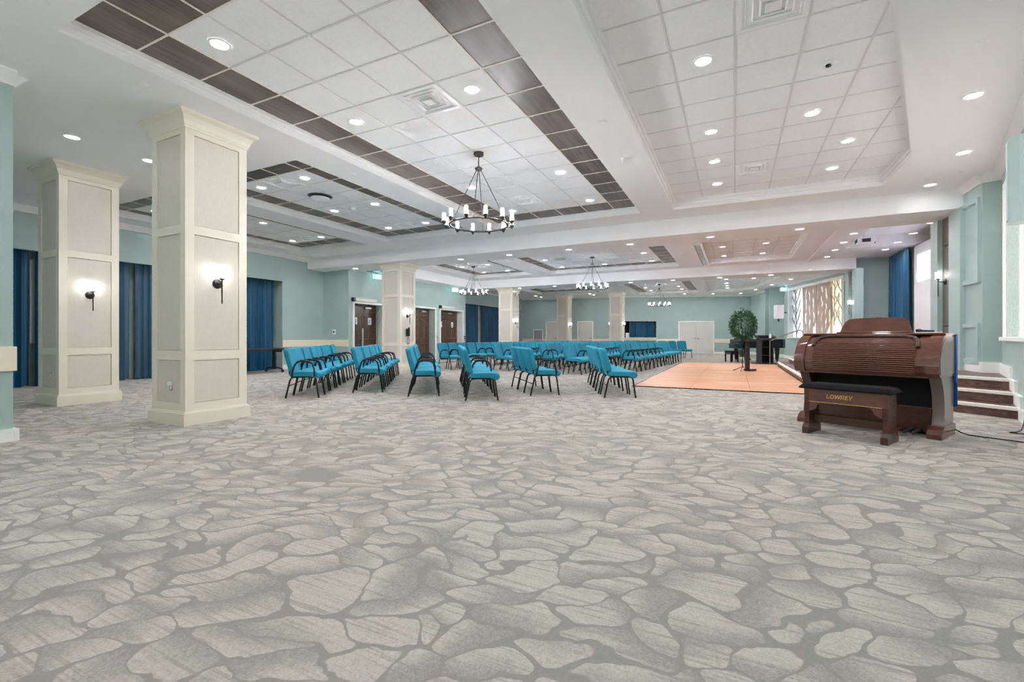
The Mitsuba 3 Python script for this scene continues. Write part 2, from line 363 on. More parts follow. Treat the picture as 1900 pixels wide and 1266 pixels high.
TILE_C = {}
def tilebox(sx, sy, m):
    k = (round(sx, 3), round(sy, 3), m)
    if k not in TILE_C: TILE_C[k] = mikit.ply(bx(-sx / 2, sx / 2, -sy / 2, sy / 2, 0, 0.02, 0.004), m)
    return TILE_C[k]
LAMP_AT = set()
def place_tile(root, name, x0, x1, y0, y1, z, m):
    g = 0.016
    sx, sy = x1 - x0 - g, y1 - y0 - g
    add(name, tilebox(sx, sy, m), m, root, to_world=T().translate([(x0 + x1) / 2, (y0 + y1) / 2, z + 0.006]))
def coffer(k, c):
    root = struct('ceiling_coffer')
    x0, x1, y0, y1 = c['o']; z, s = c.get('z', TA), c.get('s', S)
    xs, ys = c['xs'], c['ys']
    frame = sbox(x0 - .03, y0 - .03, x1 + .03, y1 + .03).difference(sbox(x0, y0, x1, y1))
    add('side', prism(frame, s, z + .05), 'm_ceiling', root)
    bead = sbox(x0 - .001, y0 - .001, x1 + .001, y1 + .001).difference(sbox(x0 + .028, y0 + .028, x1 - .028, y1 - .028))
    bead2 = sbox(x0 - .001, y0 - .001, x1 + .001, y1 + .001).difference(sbox(x0 + .012, y0 + .012, x1 - .012, y1 - .012))
    add('cove', cat(prism(bead, z - .035, z + .02), prism(bead2, z - .075, z - .035)), 'm_ceiling', root)
    grid, bars = [], []
    X, Y = [x0] + list(xs) + [x1], [y0] + list(ys) + [y1]
    w = 0.010
    for i, x in enumerate(xs):
        edge = i in (0, len(xs) - 1)
        (bars if edge else grid).append(bx(x - w, x + w, ys[0], ys[-1], z, z + .012))
        bars += [bx(x - w, x + w, y0, ys[0], z, z + .012), bx(x - w, x + w, ys[-1], y1, z, z + .012)]
    for i, y in enumerate(ys):
        edge = i in (0, len(ys) - 1)
        (bars if edge else grid).append(bx(xs[0], xs[-1], y - w, y + w, z + .001, z + .012))
        bars += [bx(x0, xs[0], y - w, y + w, z + .001, z + .012), bx(xs[-1], x1, y - w, y + w, z + .001, z + .012)]
    add('grid', cat(*grid), 'm_tbar', root); add('border_bars', cat(*bars), 'm_bar_light', root)
    add('backing', bx(x0 - .02, x1 + .02, y0 - .02, y1 + .02, z + .03, z + .045), 'm_ceiling', root)
    for i in range(len(X) - 1):
        for j in range(len(Y) - 1):
            bx_ = i in (0, len(X) - 2); by_ = j in (0, len(Y) - 2)
            if bx_ or by_: place_tile(root, 'wood_tile', X[i], X[i + 1], Y[j], Y[j + 1], z, 'm_wood_tile_y' if k in 'af' or bx_ and k in 'd' else 'm_wood_tile_x')
            else: place_tile(root, 'white_tile', X[i], X[i + 1], Y[j], Y[j + 1], z, 'm_tile')
    labels[root]['label'] = 'recessed ceiling panel with white tiles and a dark wood tile border'
    return root
for k, c in COF.items(): coffer(k, c)
def tray(k, c):
    root = struct('ceiling_tray')
    P = Polygon(c['poly']); z, s = c['z'], c['s']
    add('side', prism(P.buffer(.03, join_style=2).difference(P), s, z + .05), 'm_ceiling', root)
    lip = P.difference(P.buffer(-.05, join_style=2)); lip2 = P.difference(P.buffer(-.025, join_style=2))
    add('cove', cat(prism(lip, z - .05, z + .02), prism(lip2, z - .11, z - .05)), 'm_ceiling', root)
    add('backing', prism(P.buffer(.02, join_style=2), z + .03, z + .045), 'm_ceiling', root)
    xs, ys = c['xs'], c['ys']; x0, y0, x1, y1 = P.bounds
    grid = [prism(P.intersection(sbox(x - .01, y0, x + .01, y1)), z, z + .012) for x in xs if x0 + .05 < x < x1 - .05]
    grid += [prism(P.intersection(sbox(x0, y - .01, x1, y + .01)), z + .001, z + .012) for y in ys if y0 + .05 < y < y1 - .05]
    add('grid', cat(*grid), 'm_tbar', root)
    X = [x0] + [x for x in xs if x0 + .05 < x < x1 - .05] + [x1]; Y = [y0] + [y for y in ys if y0 + .05 < y < y1 - .05] + [y1]
    for i in range(len(X) - 1):
        for j in range(len(Y) - 1):
            cell = sbox(X[i] + .008, Y[j] + .008, X[i + 1] - .008, Y[j + 1] - .008)
            q = cell.intersection(P)
            if q.area < 0.004: continue
            if q.area > cell.area * .995: place_tile(root, 'white_tile', X[i], X[i + 1], Y[j], Y[j + 1], z, 'm_tile')
            else: add('white_tile', prism(q, z + .006, z + .026), 'm_tile', root)
    labels[root]['label'] = 'recessed ceiling tray of white tiles'
for k, c in TRAY.items(): tray(k, c)
# small dark wood recess under the low strip by the first exit doors
r_ = struct('ceiling_recess'); labels[r_]['label'] = 'small dark wood panel in the low ceiling by the exit doors'
for i in range(2): add('wood_tile', bx(-12.0 + .5 * i, -11.52 + .5 * i, 12.42, 13.0, BM - .006, BM + .004, .002), 'm_wood_tile_x', r_)

# ---------------------------------------------------------------- ceiling fittings
ring_p = mikit.ply(lathe([(0.080, -0.002), (0.083, -0.010), (0.100, -0.006), (0.104, 0.0)], 24), 'm_white', True)
lens_p = mikit.ply(disc(0.081, -0.004, 20), 'm_lens')
def downlight(x, y, z, where, k=1.0):
    t = thing('downlight', f'round downlight, {where}', 'ceiling light', 'recessed downlights')
    A = T().translate([x, y, z])
    add('trim_ring', ring_p, 'm_white', t, to_world=A)
    add('lens', lens_p, 'm_lens', t, to_world=A, emit=[L_DOWN * k * c for c in LAMP])
ORD = ['first', 'second', 'third', 'fourth', 'fifth', 'sixth', 'seventh', 'eighth', 'ninth', 'tenth', 'eleventh', 'twelfth', 'thirteenth', 'fourteenth', 'fifteenth', 'sixteenth', 'seventeenth', 'eighteenth', 'nineteenth', 'twentieth', 'twenty-first', 'twenty-second']
def row(pts, z, where, k=1.0):
    for i, (x, y) in enumerate(pts): downlight(x, y, z, f'{ORD[i]} from near end, {where}' if 'counted' not in where else f'{ORD[i]} {where}', k)
ya = [2.773, 4.585, 7.605, 9.417]
row([(-4.604, y) for y in ya], TA, 'left line of the near big coffer')
row([(-2.774, y) for y in ya], TA, 'right line of the near big coffer')
yb = [5.793, 7.605, 9.417]
row([(-8.295, y) for y in yb], TA, 'left line of second left coffer', 1.7)
row([(-7.075, y) for y in yb], TA, 'right line of second left coffer', 1.7)
row([(-12.025, y) for y in yb], TA, 'window line of outermost left coffer', 1.7)
row([(-10.805, y) for y in yb], TA, 'inner line of outermost left coffer', 1.7)
row([(-.302, y) for y in (3.397, 5.252, 7.106, 8.34, 9.578)], TB, 'left line of right white tray')
row([(.918, 7.106)], TB, 'alone mid right white tray')
row([(1.528, y) for y in (8.34, 9.578)], TB, 'right line of right white tray')
row([(.56, .61), (1.19, 2.75), (1.82, 4.87), (2.453, 6.99), (3.081, 9.086)], S, 'along the angled window wall')
row([(3.19, 10.75)], S, 'before the stage wall panel')
row([(-5.8, .4), (-8.22, 2.95), (-8.24, 3.88)], S, 'plain ceiling by near columns')
row([(-3.2, -1.0), (-1.4, .4)], S, 'plain ceiling near the entrance')
row([(x, 11.78) for x in (-11.85, -9.7, -7.53, -5.866, -4.057, -2.409, -.522, 1.293)], BM, 'under the nearer beam, counted left to right', 1.3)
row([(-10.15, 16.0), (-10.15, 17.81)], TA, 'left line, coffer by exit doors', 1.7)
row([(-8.93, 15.96), (-8.93, 17.78)], TA, 'right line, coffer by exit doors', 1.7)
row([(-6.44, 15.98), (-6.46, 17.87)], TA, 'left line, coffer over the seating', 1.3)
row([(-4.66, 17.91)], TA, 'alone mid coffer over the seating')
row([(-2.83, 16.11), (-2.84, 17.95)], TA, 'right line, coffer over the seating', 1.3)
row([(-.35, 16.34), (-.35, 18.2)], TB, 'left line, tray before the stage', 1.4)
row([(.88, 16.3), (.88, 18.2)], TB, 'right line, tray before the stage', 1.4)
row([(2.86, y) for y in (14.9, 16.18, 17.45, 18.8)], S, 'line along the stage front', 1.4)
row([(4.27, y) for y in (14.3, 15.57, 16.84, 18.05)], S, 'line above the stage')
row([(x, 20.02) for x in (-11.2, -9.4, -7.596, -5.8, -4.068, -2.313, -.531, 1.25)], BM, 'under the farther beam, counted left to right', 1.4)
row([(-4.55, 26.5), (-4.55, 28.3)], T3, 'left line, far coffer', 1.4)
row([(-2.78, 26.6), (-2.78, 28.3)], T3, 'right line, far coffer', 1.4)
row([(-.37, y) for y in (24.4, 26.2, 27.4, 28.6)], T3, 'left line, far white tray', 1.4)
row([(.82, 24.45)], T3, 'right side, far white tray')
row([(-2.77, 29.75), (-1.18, 30.35), (.34, 30.9)], S3, 'line along the far wall')
row([(1.07, 28.9), (1.69, 26.39), (2.31, 24.32)], S3, 'line above the plant corner')
row([(-9.9, 24.0), (-8.2, 24.0)], T3, 'near pair, far left coffer')
row([(-11.5, 26.9), (-11.5, 27.8), (-7.97, 27.1), (-8.0, 28.1)], S3, 'group behind the far columns')

def vent_meshes():
    fr = prism(sbox(-.295, -.295, .295, .295).difference(sbox(-.25, -.25, .25, .25)), -.006, .006)
    lou = []
    for a, z in ((.252, -.002), (.190, -.008), (.128, -.014)):
        o = np.array([(-a, -a), (a, -a), (a, a), (-a, a)]); i = o * ((a - .034) / a)
        v = np.vstack([np.c_[i, [z] * 4], np.c_[o, [z + .034] * 4], np.c_[i, [z + .004] * 4], np.c_[o, [z + .038] * 4]])
        f = []
        for k in range(4):
            l = (k + 1) % 4
            f += [(k, 4 + k, 4 + l), (k, 4 + l, l), (8 + k, 8 + l, 12 + l), (8 + k, 12 + l, 12 + k), (k, l, 8 + l), (k, 8 + l, 8 + k)]
        lou.append(trimesh.Trimesh(v, f, process=False))
    return fr, lou, bx(-.065, .065, -.065, .065, -.022, -.016, .002), bx(-.27, .27, -.27, .27, .045, .05)
vf, vl, vc, vb = vent_meshes()
vf, vl, vc, vb = mikit.ply(vf, 'm_white'), [mikit.ply(x, 'm_white') for x in vl], mikit.ply(vc, 'm_white'), mikit.ply(vb, 'm_charcoal')
def vent(x, y, z, label):
    t = thing('ceiling_vent', label, 'vent', 'square ceiling air diffusers')
    A = T().translate([x, y, z])
    add('frame', vf, None, t, to_world=A)
    for l in vl: add('louver', l, None, t, to_world=A)
    add('center_plate', vc, None, t, to_world=A); add('duct', vb, None, t, to_world=A)
vent(-3.384, 4.585, TA, 'square white air diffuser between two downlights, nearer in the big coffer')
vent(-3.994, 8.813, TA, 'square white air diffuser right of the nearest chandelier')
vent(-7.685, 5.793, TA, 'square white air diffuser between two lights at the near end of the left coffer')
vent(-7.685, 9.417, TA, 'square white air diffuser at the far end of the left coffer')
vent(-11.415, 9.417, TA, 'square white air diffuser at the far end of the outermost left coffer')
vent(.308, 4.634, TB, 'large square white air diffuser at the top edge, in the right tray')
vent(.308, 8.96, TB, 'square white air diffuser at the far end of the right tray')
vent(-3.4, 17.7, TA, 'square air diffuser at the right of the middle coffer over the seating')
vent(-5.8, 17.7, TA, 'square air diffuser at the left of the middle coffer over the seating')
vent(-9.47, 17.6, TA, 'square air diffuser in the coffer by the exit doors')
vent(.27, 17.95, TB, 'square air diffuser in the tray before the stage')
vent(-3.5, 26.2, T3, 'square air diffuser in the far coffer behind the furthest chandelier')
vent(-9.0, 25.0, T3, 'square air diffuser in the far left coffer')
vent(-12.9, 10.83, S, 'square white access vent at the left end of the first beam')

def smoke(x, y, z, label):
    t = thing('smoke_detector', label, 'smoke detector', 'ceiling smoke detectors')
    A = rotz(0, (x, y, z))
    add('base', lathe([(0.0, -.012), (.062, -.012), (.066, -.006), (.066, .004)][1:], 20), 'm_white', t, True, xf(A))
    add('sensor', lathe([(.058, -.012), (.05, -.034), (.036, -.046), (.014, -.05), (.0005, -.05)], 20), 'm_white', t, True, xf(A))
smoke(-1.54, 7.07, S, 'white smoke detector on the plain ceiling between the two large coffers')
smoke(-7.72, 7.61, TA, 'white smoke detector between lights in the left coffer')
smoke(-11.45, 16.2, S - .001, 'small white smoke detector above the exit doors')
smoke(-1.55, 16.1, S, 'small white smoke detector left of the ceiling grille')
def plate(x, y, z, label, r=.055):
    k = add('sprinkler_cover', lathe([(r, 0.002), (r, -.006), (r - .006, -.009), (.0005, -.009)], 24), 'm_ceiling', smooth=30, to_world=T().translate([x, y, z]))
    tag(k, label, 'sprinkler cover', 'flat round sprinkler covers')
plate(-5.81, 2.67, S, 'flat white sprinkler cover on the ceiling left of the nearest column')
plate(-5.81, 5.72, S, 'flat white sprinkler cover between the big coffer and the left coffer')
plate(-1.53, 5.76, S, 'flat white sprinkler cover nearest along the strip between the large coffers')
plate(2.086, 5.76, S, 'flat white sprinkler cover on the right, between tray and window wall')
plate(3.40, 10.1, S, 'flat white sprinkler cover by the stage wall corner', .04)
t = thing('dome_camera', 'small white security dome camera with a dark eye in the right tray', 'security camera')
add('base', lathe([(.068, .004), (.068, -.02), (.06, -.034), (.03, -.036)], 24), 'm_white', t, True, T().translate([.91, 5.89, TB]))
add('dome', lathe([(.026, -.034), (.024, -.046), (.014, -.054), (.0005, -.056)], 20), 'm_gloss_black', t, True, T().translate([.90, 5.86, TB]))
t = thing('round_diffuser', 'round white ceiling diffuser with a dark gap, in the left coffer', 'vent')
add('plate', lathe([(.19, -.035), (.18, -.05), (.1, -.058), (.0005, -.06)], 28), 'm_white', t, True, T().translate([-7.72, 6.7, TA]))
add('collar', lathe([(.24, .004), (.2, -.01), (.15, -.012), (.15, -.045)], 28), 'm_charcoal', t, True, T().translate([-7.72, 6.7, TA]))
t = thing('round_diffuser', 'round grey ceiling speaker in the middle coffer over the seating', 'vent')
add('plate', lathe([(.22, .004), (.21, -.02), (.0005, -.024)], 28), 'm_offwhite', t, True, T().translate([-5.85, 16.0, TA]))
# long perforated grille between the middle coffer and the tray
t = thing('linear_grille', 'long white ceiling grille with dark perforations beside the stage tray', 'ceiling grille')
add('frame', prism(sbox(-1.16, 14.5, -.88, 19.0).difference(sbox(-1.11, 14.56, -.93, 18.94)), S - .03, S + .03), 'm_white', t)
add('mesh', cat(*[tr(bx(-.006, .006, -.11, .11, -.012, .002), rotz(s * .8, (-1.02, 14.66 + .12 * i, S - .005))) for i in range(36) for s in (1, -1)]), 'm_white', t)
add('shadow_box', bx(-1.11, -.93, 14.56, 18.94, S + .012, S + .02), 'm_charcoal', t)
# projector in its recess above the stage
r2 = struct('ceiling_projector_recess'); labels[r2]['label'] = 'rectangular ceiling opening for the projector'
add('side', prism(PROJ.buffer(.02, join_style=2).difference(PROJ), S, S + .36), 'm_ceiling', r2); add('top', prism(PROJ.buffer(.02, join_style=2), S + .34, S + .37), 'm_ceiling', r2)
t = thing('projector', 'white projector hanging in a ceiling opening above the stage', 'projector')
add('body', bx(3.2, 3.62, 16.2, 16.9, S - .06, S + .12, .03), 'm_white', t)
add('lens', tr(lathe([(.05, 0), (.05, .05), (.04, .055), (.0005, .05)], 20), mat((3.62, 16.5, S + .02), (0, 1, 0), (0, 0, 1), (1, 0, 0))), 'm_gloss_black', t, True)
add('vent_panel', bx(3.19, 3.202, 16.25, 16.5, S - .03, S + .07), 'm_charcoal', t); add('vent_panel', bx(3.3, 3.5, 16.19, 16.202, S - .03, S + .07), 'm_charcoal', t)
add('mount', bx(3.38, 3.44, 16.5, 16.56, S + .1, S + .35), 'm_white', t); add('arm', cat(bx(3.15, 3.19, 15.95, 16.2, S - .10, S - .07), bx(3.15, 3.19, 15.95, 15.99, S - .10, S + .3)), 'm_white', t)

# ---------------------------------------------------------------- columns
def column(x0, y0, label, z1, w=.74, d=.78):
    t = thing('column', label, 'column', 'cream panelled columns')
    x1, y1 = x0 + w, y0 + d
    add('core', bx(x0 + .03, x1 - .03, y0 + .03, y1 - .03, 0, z1), 'm_column_panel', t)
    rails = [(.16, .27), (.80, .92), (2.37, 2.48), (z1 - .26, z1)]
    sides = [((x0, y0), (x1, y0), w), ((x1, y0), (x1, y1), d), ((x1, y1), (x0, y1), d * 0 + w), ((x0, y1), (x0, y0), d)]
    for p, q, L in sides:
        A, _ = wallmat(q, p)       # outside of the column is to the left of q->p
        fr = sbox(.0, 0, L, z1)
        for (a, b), (c_, e) in zip(rails[:-1], rails[1:]): fr = fr.difference(sbox(.105, b, L - .105, c_))
        add('frame', tr(prism(fr, 0, .03), A), 'm_column', t)
        for (a, b), (c_, e) in zip(rails[:-1], rails[1:]):
            add('panel', tr(bx(.108, L - .108, b + .003, c_ - .003, .012, .032, .004), A), 'm_column_panel', t)
    P = sbox(x0, y0, x1, y1); b1 = P.buffer(.032, join_style=2)
    add('base', cat(prism(b1, 0, .15), prism(P.buffer(.016, join_style=2), .15, .168)), 'm_column', t)
    rings = []
    for o, z in ((.0, -.20), (.014, -.195), (.014, -.175), (.022, -.16), (.035, -.11), (.062, -.06), (.095, -.035), (.105, -.03), (.105, 0)):
        rings.append(np.array([(x0 - o, y0 - o, z1 + z), (x1 + o, y0 - o, z1 + z), (x1 + o, y1 + o, z1 + z), (x0 - o, y1 + o, z1 + z)]))
    add('crown', loft(rings), 'm_column', t)
    return t
def sconce(p, nrm, label, on='column', rod=.26, sc=1.0, lit=L_SCONCE):
    t = thing('wall_sconce', label, 'wall lamp', 'wall sconces with white glass shades')
    nx, ny = nrm
    A = mat(p, (-ny, nx, 0), (nx, ny, 0))       # local y = away from the wall
    X = xf(A)
    add('wall_plate', tr(lathe([(.062, 0), (.062, .012), (.05, .024), (.02, .03), (.0005, .031)], 24), mat((0, 0, 0), (1, 0, 0), (0, 0, -1), (0, 1, 0))), 'm_bronze', t, True, X)
    add('arm', tube([(0, .02, 0), (0, .09, .0), (0, .105, .01), (0, .11, .05)], .009, 8), 'm_bronze', t, True, X)
    add('rod', tube([(0, .11, -rod), (0, .11, .0), (0, .11, .055)], .008, 8), 'm_bronze', t, True, X)
    add('cup', lathe([(.0005, .045), (.02, .047), (.032, .055), (.034, .062)], 16), 'm_bronze', t, True, xf(A @ mat((0, .11, 0), (1, 0, 0), (0, 1, 0))))
    sh = cat(lathe([(.052, .062), (.052, .20)], 20), disc(.052, .062, 20))
    add('shade', sh, 'm_lens', t, True, xf(A @ mat((0, .11, 0), (1, 0, 0), (0, 1, 0))), emit=[lit * c for c in (1, 1, 1)])
COLS = [(-6.77, 3.22, S, 'cream panelled column nearest the camera, large at left'), (-10.29, 3.27, S, 'cream panelled column second nearest, at far left before the curtains'),
        (-10.36, 11.46, BM, 'cream panelled column with a wall phone, beside the dark double doors'), (-10.48, 19.86, BM, 'cream panelled column beside the blue curtains beyond the exit doors'),
        (-10.10, 27.0, S3, 'slim far cream column, left one of the distant pair'), (-6.74, 27.0, S3, 'slim far cream column, right one of the distant pair, by the hatch')]
names = ['on the large near column', 'on the second near column at left', 'above the wall phone column', 'on the column beside the far blue curtains', 'on the left distant column', 'on the right distant column']
for (x, y, z, lab), nm in zip(COLS, names):
    column(x, y, lab, z)
    sconce((x + .74 - .02, y + .39, 1.78), (1, 0), f'dark sconce with white glass shade {nm}')
sconce((-6.74 + .02, 27.39, 1.78), (-1, 0), 'small lit wall sconce on the hidden left face of the right distant column')

# ---------------------------------------------------------------- chandeliers
def chandelier(x, y, ztop, label, k=1.0):
    t = thing('chandelier', label, 'chandelier', 'round black ring chandeliers')
    R, zr, K = .545, ztop - 1.14, k
    A = T().translate([x, y, 0])
    add('canopy', lathe([(.0005, ztop - .045), (.07, ztop - .045), (.078, ztop - .035), (.078, ztop)], 24), 'm_bronze', t, 30, A)
    add('stem', tube([(0, 0, ztop - .03), (0, 0, ztop - .25)], .008, 8), 'm_bronze', t, True, A)
    add('hub', lathe([(.0005, ztop - .29), (.03, ztop - .285), (.06, ztop - .255), (.062, ztop - .245), (.03, ztop - .225), (.008, ztop - .22)], 20), 'm_bronze', t, True, A)
    for k in range(4):
        a = math.radians(20 + 90 * k); c, s = math.cos(a), math.sin(a)
        add('support_rod', tube([(.035 * c, .035 * s, ztop - .27), (R * .84 * c, R * .84 * s, zr)], .006, 6), 'm_bronze', t, True, A)
    ang = np.arange(36) * 2 * np.pi / 36
    add('ring', tube(np.stack([R * .84 * np.cos(ang), R * .84 * np.sin(ang), zr + 0 * ang], 1), .014, 8, True), 'm_bronze', t, True, A)
    for k in range(12):
        a = math.radians(30 * k + 11); c, s = math.cos(a), math.sin(a)
        B = T().translate([x + R * c, y + R * s, zr])
        h = add('lamp_holder', cat(lathe([(.0005, -.035), (.012, -.03), (.012, -.02), (.026, .0), (.03, .012), (.036, .022), (.036, .03), (.0005, .03)], 14), tr(tube([(-.10, 0, -.002), (0, 0, -.012)], .008, 6), rotz(a))), 'm_bronze', t, True, B)
        add('glass', lathe([(.039, .03), (.039, .185)], 16), 'm_glass', t, True, B)
        add('bulb', lathe([(.014, .032), (.027, .04), (.028, .145), (.022, .155), (.0005, .157)], 12), 'm_lens', t, True, B, emit=[L_BULB * K * q for q in (1, 1, 1.03)])
chandelier(-3.64, 6.22, TA, 'large black ring chandelier nearest the camera, twelve glass lamps')
chandelier(-9.70, 16.15, TA, 'black ring chandelier in front of the exit doors')
chandelier(-3.4, -.7, S, 'black ring chandelier behind the viewpoint, over the entrance', .5)
chandelier(-4.65, 16.12, TA, 'black ring chandelier above the middle of the seating')
chandelier(-3.60, 25.1, T3, 'smallest, most distant black ring chandelier before the far wall')

# ---------------------------------------------------------------- rails and baseboards
def rail(name, p, q, s0, s1, z0, z1, m, proud=.02):
    return struct(name, onwall(p, q, s0, s1, z0, z1, proud, .004), m)
struct('baseboard_left', cat(onwall((-13.55, 11.9), (-13.55, 10.22), 0, 1.68, 0, .15, .02), onwall((-12.30, 11.90), (-13.55, 11.90), 0, 1.25, 0, .15, .02), onwall((-6.80, 1.97), (-6.80, -3.0), -.02, 4.97, 0, .13, .035), onwall((-12.30, 19.7), (-12.30, 11.9), 0, .28, 0, .15, .02), onwall((-12.30, 19.7), (-12.30, 11.9), 2.7, 3.95, 0, .15, .02), onwall((-12.30, 19.7), (-12.30, 11.9), 6.2, 7.5, 0, .15, .02), bx(-6.9, -6.76, 1.97, 2.005, 0, .13)), 'm_trim')
struct('trim_5', cat(onwall((-13.55, 11.9), (-13.55, 10.22), 0, 1.68, .75, .99, .022, .004), onwall((-12.30, 11.90), (-13.55, 11.90), 0, 1.25, .75, .99, .022, .004), onwall((-6.80, 1.97), (-6.80, -3.0), -.02, 4.97, .735, .99, .035, .004), onwall((-14.0, 10.24), (-14.0, 1.97), 0, .35, .75, .99, .02)), 'm_rail', 'cream chair rail on the left walls')
DD = (4.52, 6.60)        # double doors, distance from P1 along the second stretch of the far wall
d1c, d2c = 2.02, None
def farA(s, z0, s1, z1, proud): return onwall(P2, P1, Lb - s1, Lb - s, z0, z1, proud, .003)
struct('trim_6', cat(farA(.0, .72, .95, .97, .02), farA(3.08, .72, DD[0] - .09, .97, .02), farA(DD[1] + .09, .72, Lb, .97, .02), farA(.95, .88, 3.08, 1.05, .03), onwall(P1, P0, 0, La, .72, .97, .02, .003)), 'm_rail', 'cream chair rail on the far wall')
struct('baseboard_far', cat(farA(0, 0, DD[0] - .09, .15, .018), farA(DD[1] + .09, 0, Lb, .15, .018), onwall(P1, P0, 0, La, 0, .15, .018), onwall((1.62, 29.15), P2, 0, 3.4, 0, .15, .018), bx(1.75, 2.38, 28.09, 28.12, 0, .17), bx(2.33, 2.36, 27.0, 28.1, 0, .17), onwall(FW0, FW1, 0, Lf, 0, .15, .018)), 'm_trim')

# ---------------------------------------------------------------- far doors, grille, hatch
def frame_mesh(p, q, s0, s1, z, w=.075, proud=.03, deep=.02):
    A, L = wallmat(p, q)
    f = sbox(s0 - w, 0, s1 + w, z + w).difference(sbox(s0, -.1, s1, z))
    return tr(prism(f, -proud, deep), A)
def flush_door(p, q, s0, s1, z, label, double=False, lever=(1,)):
    d = struct('door'); labels[d]['label'] = label
    add('frame', frame_mesh(p, q, s0, s1, z), 'm_trim', d)
    A, L = wallmat(p, q)
    n = 2 if double else 1
    for i in range(n):
        a, b = s0 + (s1 - s0) * i / n, s0 + (s1 - s0) * (i + 1) / n
        lf = add('leaf', tr(bx(a + .006, b - .006, .01, z - .006, -.012, .02, .003), A), 'm_offwhite', d)
        e = (b - .08 if i == 0 else a + .08) if double else (a + .08)
        k = -1 if (double and i == 0) else 1
        add('lever', tr(cat(bx(min(e, e + k * .13), max(e, e + k * .13), .985, 1.005, -.065, -.05, .004), bx(e - .02, e + .02, .965, 1.025, -.02, -.01), bx(e - .01, e + .01, .985, 1.005, -.06, -.012)), A), 'm_bronze', lf)
flush_door(P2, P1, Lb - DD[1], Lb - DD[0], 2.04, 'white double doors on the far wall right of the hatch', True)
flush_door(P1, P0, 1.05, 1.99, 2.08, 'white single door between the two distant columns')
flush_door(P1, P0, 3.45, 4.22, 2.08, 'white single door beside the wall grille')
t = thing('wall_grille', 'grey louvred return air grille in a white frame on the far wall', 'vent')
A_, _ = wallmat(P1, P0)
add('frame', tr(prism(sbox(4.47, .65, 5.20, 1.62).difference(sbox(4.53, .71, 5.14, 1.56)), -.03, .0), A_), 'm_trim', t)
for i in range(17): add('slat', tr(bx(4.53, 5.14, .712 + .05 * i, .748 + .05 * i, -.022, -.004, .004), A_), 'm_grille', t)
add('backing', tr(bx(4.53, 5.14, .71, 1.56, -.004, -.001), A_), 'm_grey', t)
h = struct('window_1'); labels[h]['label'] = 'serving hatch in the far wall closed by a blue curtain'
A_, _ = wallmat(P2, P1)
hs0, hs1 = Lb - SERV[1], Lb - SERV[0]
add('reveal', tr(prism(sbox(hs0 - .02, SERV[2] - .02, hs1 + .02, SERV[3] + .02).difference(sbox(hs0, SERV[2], hs1, SERV[3])), .0, .6), A_), 'm_cloth_black', h)
add('counter', tr(bx(hs0 - .05, hs1 + .05, 1.02, 1.06, -.12, .35, .005), A_), 'm_rail', h)
add('back', tr(bx(hs0 - .05, hs1 + .05, 1.0, 2.2, .58, .6), A_), 'm_cloth_black', h)
def curtain(p, q, z0, z1, n, amp, seed, m, name='curtain', label='', catg='curtain', group=None, parent=None):
    """pleated cloth hanging between p and q."""
    r = random.Random(seed); L = math.dist(p, q); N = n * 8
    t_ = np.linspace(0, 1, N + 1); ph = np.cumsum([0] + [r.uniform(.75, 1.25) for _ in range(N)]); ph = ph / ph[-1] * n * 2 * math.pi
    off = amp * np.sin(ph) + amp * .35 * np.sin(2.3 * ph + 1)
    d = np.array([(q[0] - p[0]) / L, (q[1] - p[1]) / L]); nn = np.array([d[1], -d[0]])
    v, f, K = [], [], 7
    for k in range(K):
        w = k / (K - 1); z = z1 + (z0 - z1) * w
        a = .55 + .45 * w
        pts = np.array(p)[None] + d[None] * (t_ * L)[:, None] + nn[None] * (off * a + .012 * w * np.sin(ph * .5 + seed))[:, None]
        v.append(np.c_[pts, np.full(N + 1, z) + (.012 * np.sin(ph * .7) if k == K - 1 else 0)])
    v = np.vstack(v)
    for k in range(K - 1):
        for i in range(N):
            a, b, c_, e = k * (N + 1) + i, k * (N + 1) + i + 1, (k + 1) * (N + 1) + i + 1, (k + 1) * (N + 1) + i
            f += [(a, b, c_), (a, c_, e)]
    v2 = v + np.r_[nn * .006, 0]
    F = np.array(f); m_ = trimesh.Trimesh(np.vstack([v, v2]), np.vstack([F, F[:, ::-1] + len(v)]), process=False)
    k_ = add(name, m_, m, parent, smooth=True)
    if not parent: tag(k_, label, catg, group)
    return k_
pA = (A_ @ np.array([hs0 + .02, 0, .3, 1]))[:2]; pB = (A_ @ np.array([hs1 - .42, 0, .3, 1]))[:2]
pA = (A_[:2, 3] + A_[:2, 0] * (hs0 + .02) + A_[:2, 2] * .3); pB = (A_[:2, 3] + A_[:2, 0] * (hs1 - .42) + A_[:2, 2] * .3)
curtain(tuple(pA), tuple(pB), 1.07, 2.09, 12, .02, 5, 'm_curtain', label='short dark blue curtain filling the serving hatch in the far wall')
pN = (A_[:2, 3] + A_[:2, 0] * (hs1 - .25) + A_[:2, 2] * -.04)
t = thing('paper_notice', 'small white paper notice standing on the hatch counter', 'notice')
An = mat((pN[0], pN[1], 1.062), A_[:3, 0], A_[:3, 2], (0, 0, 1))
add('sheet', tr(bx(-.11, .11, -.004, .004, 0, .30), An), 'm_white', t)
add('print', tr(cat(*[bx(-.075, .075 - .02 * (i % 3), -.0055, -.0045, .06 + .035 * i, .072 + .035 * i) for i in range(6)]), An), 'm_grey', t)

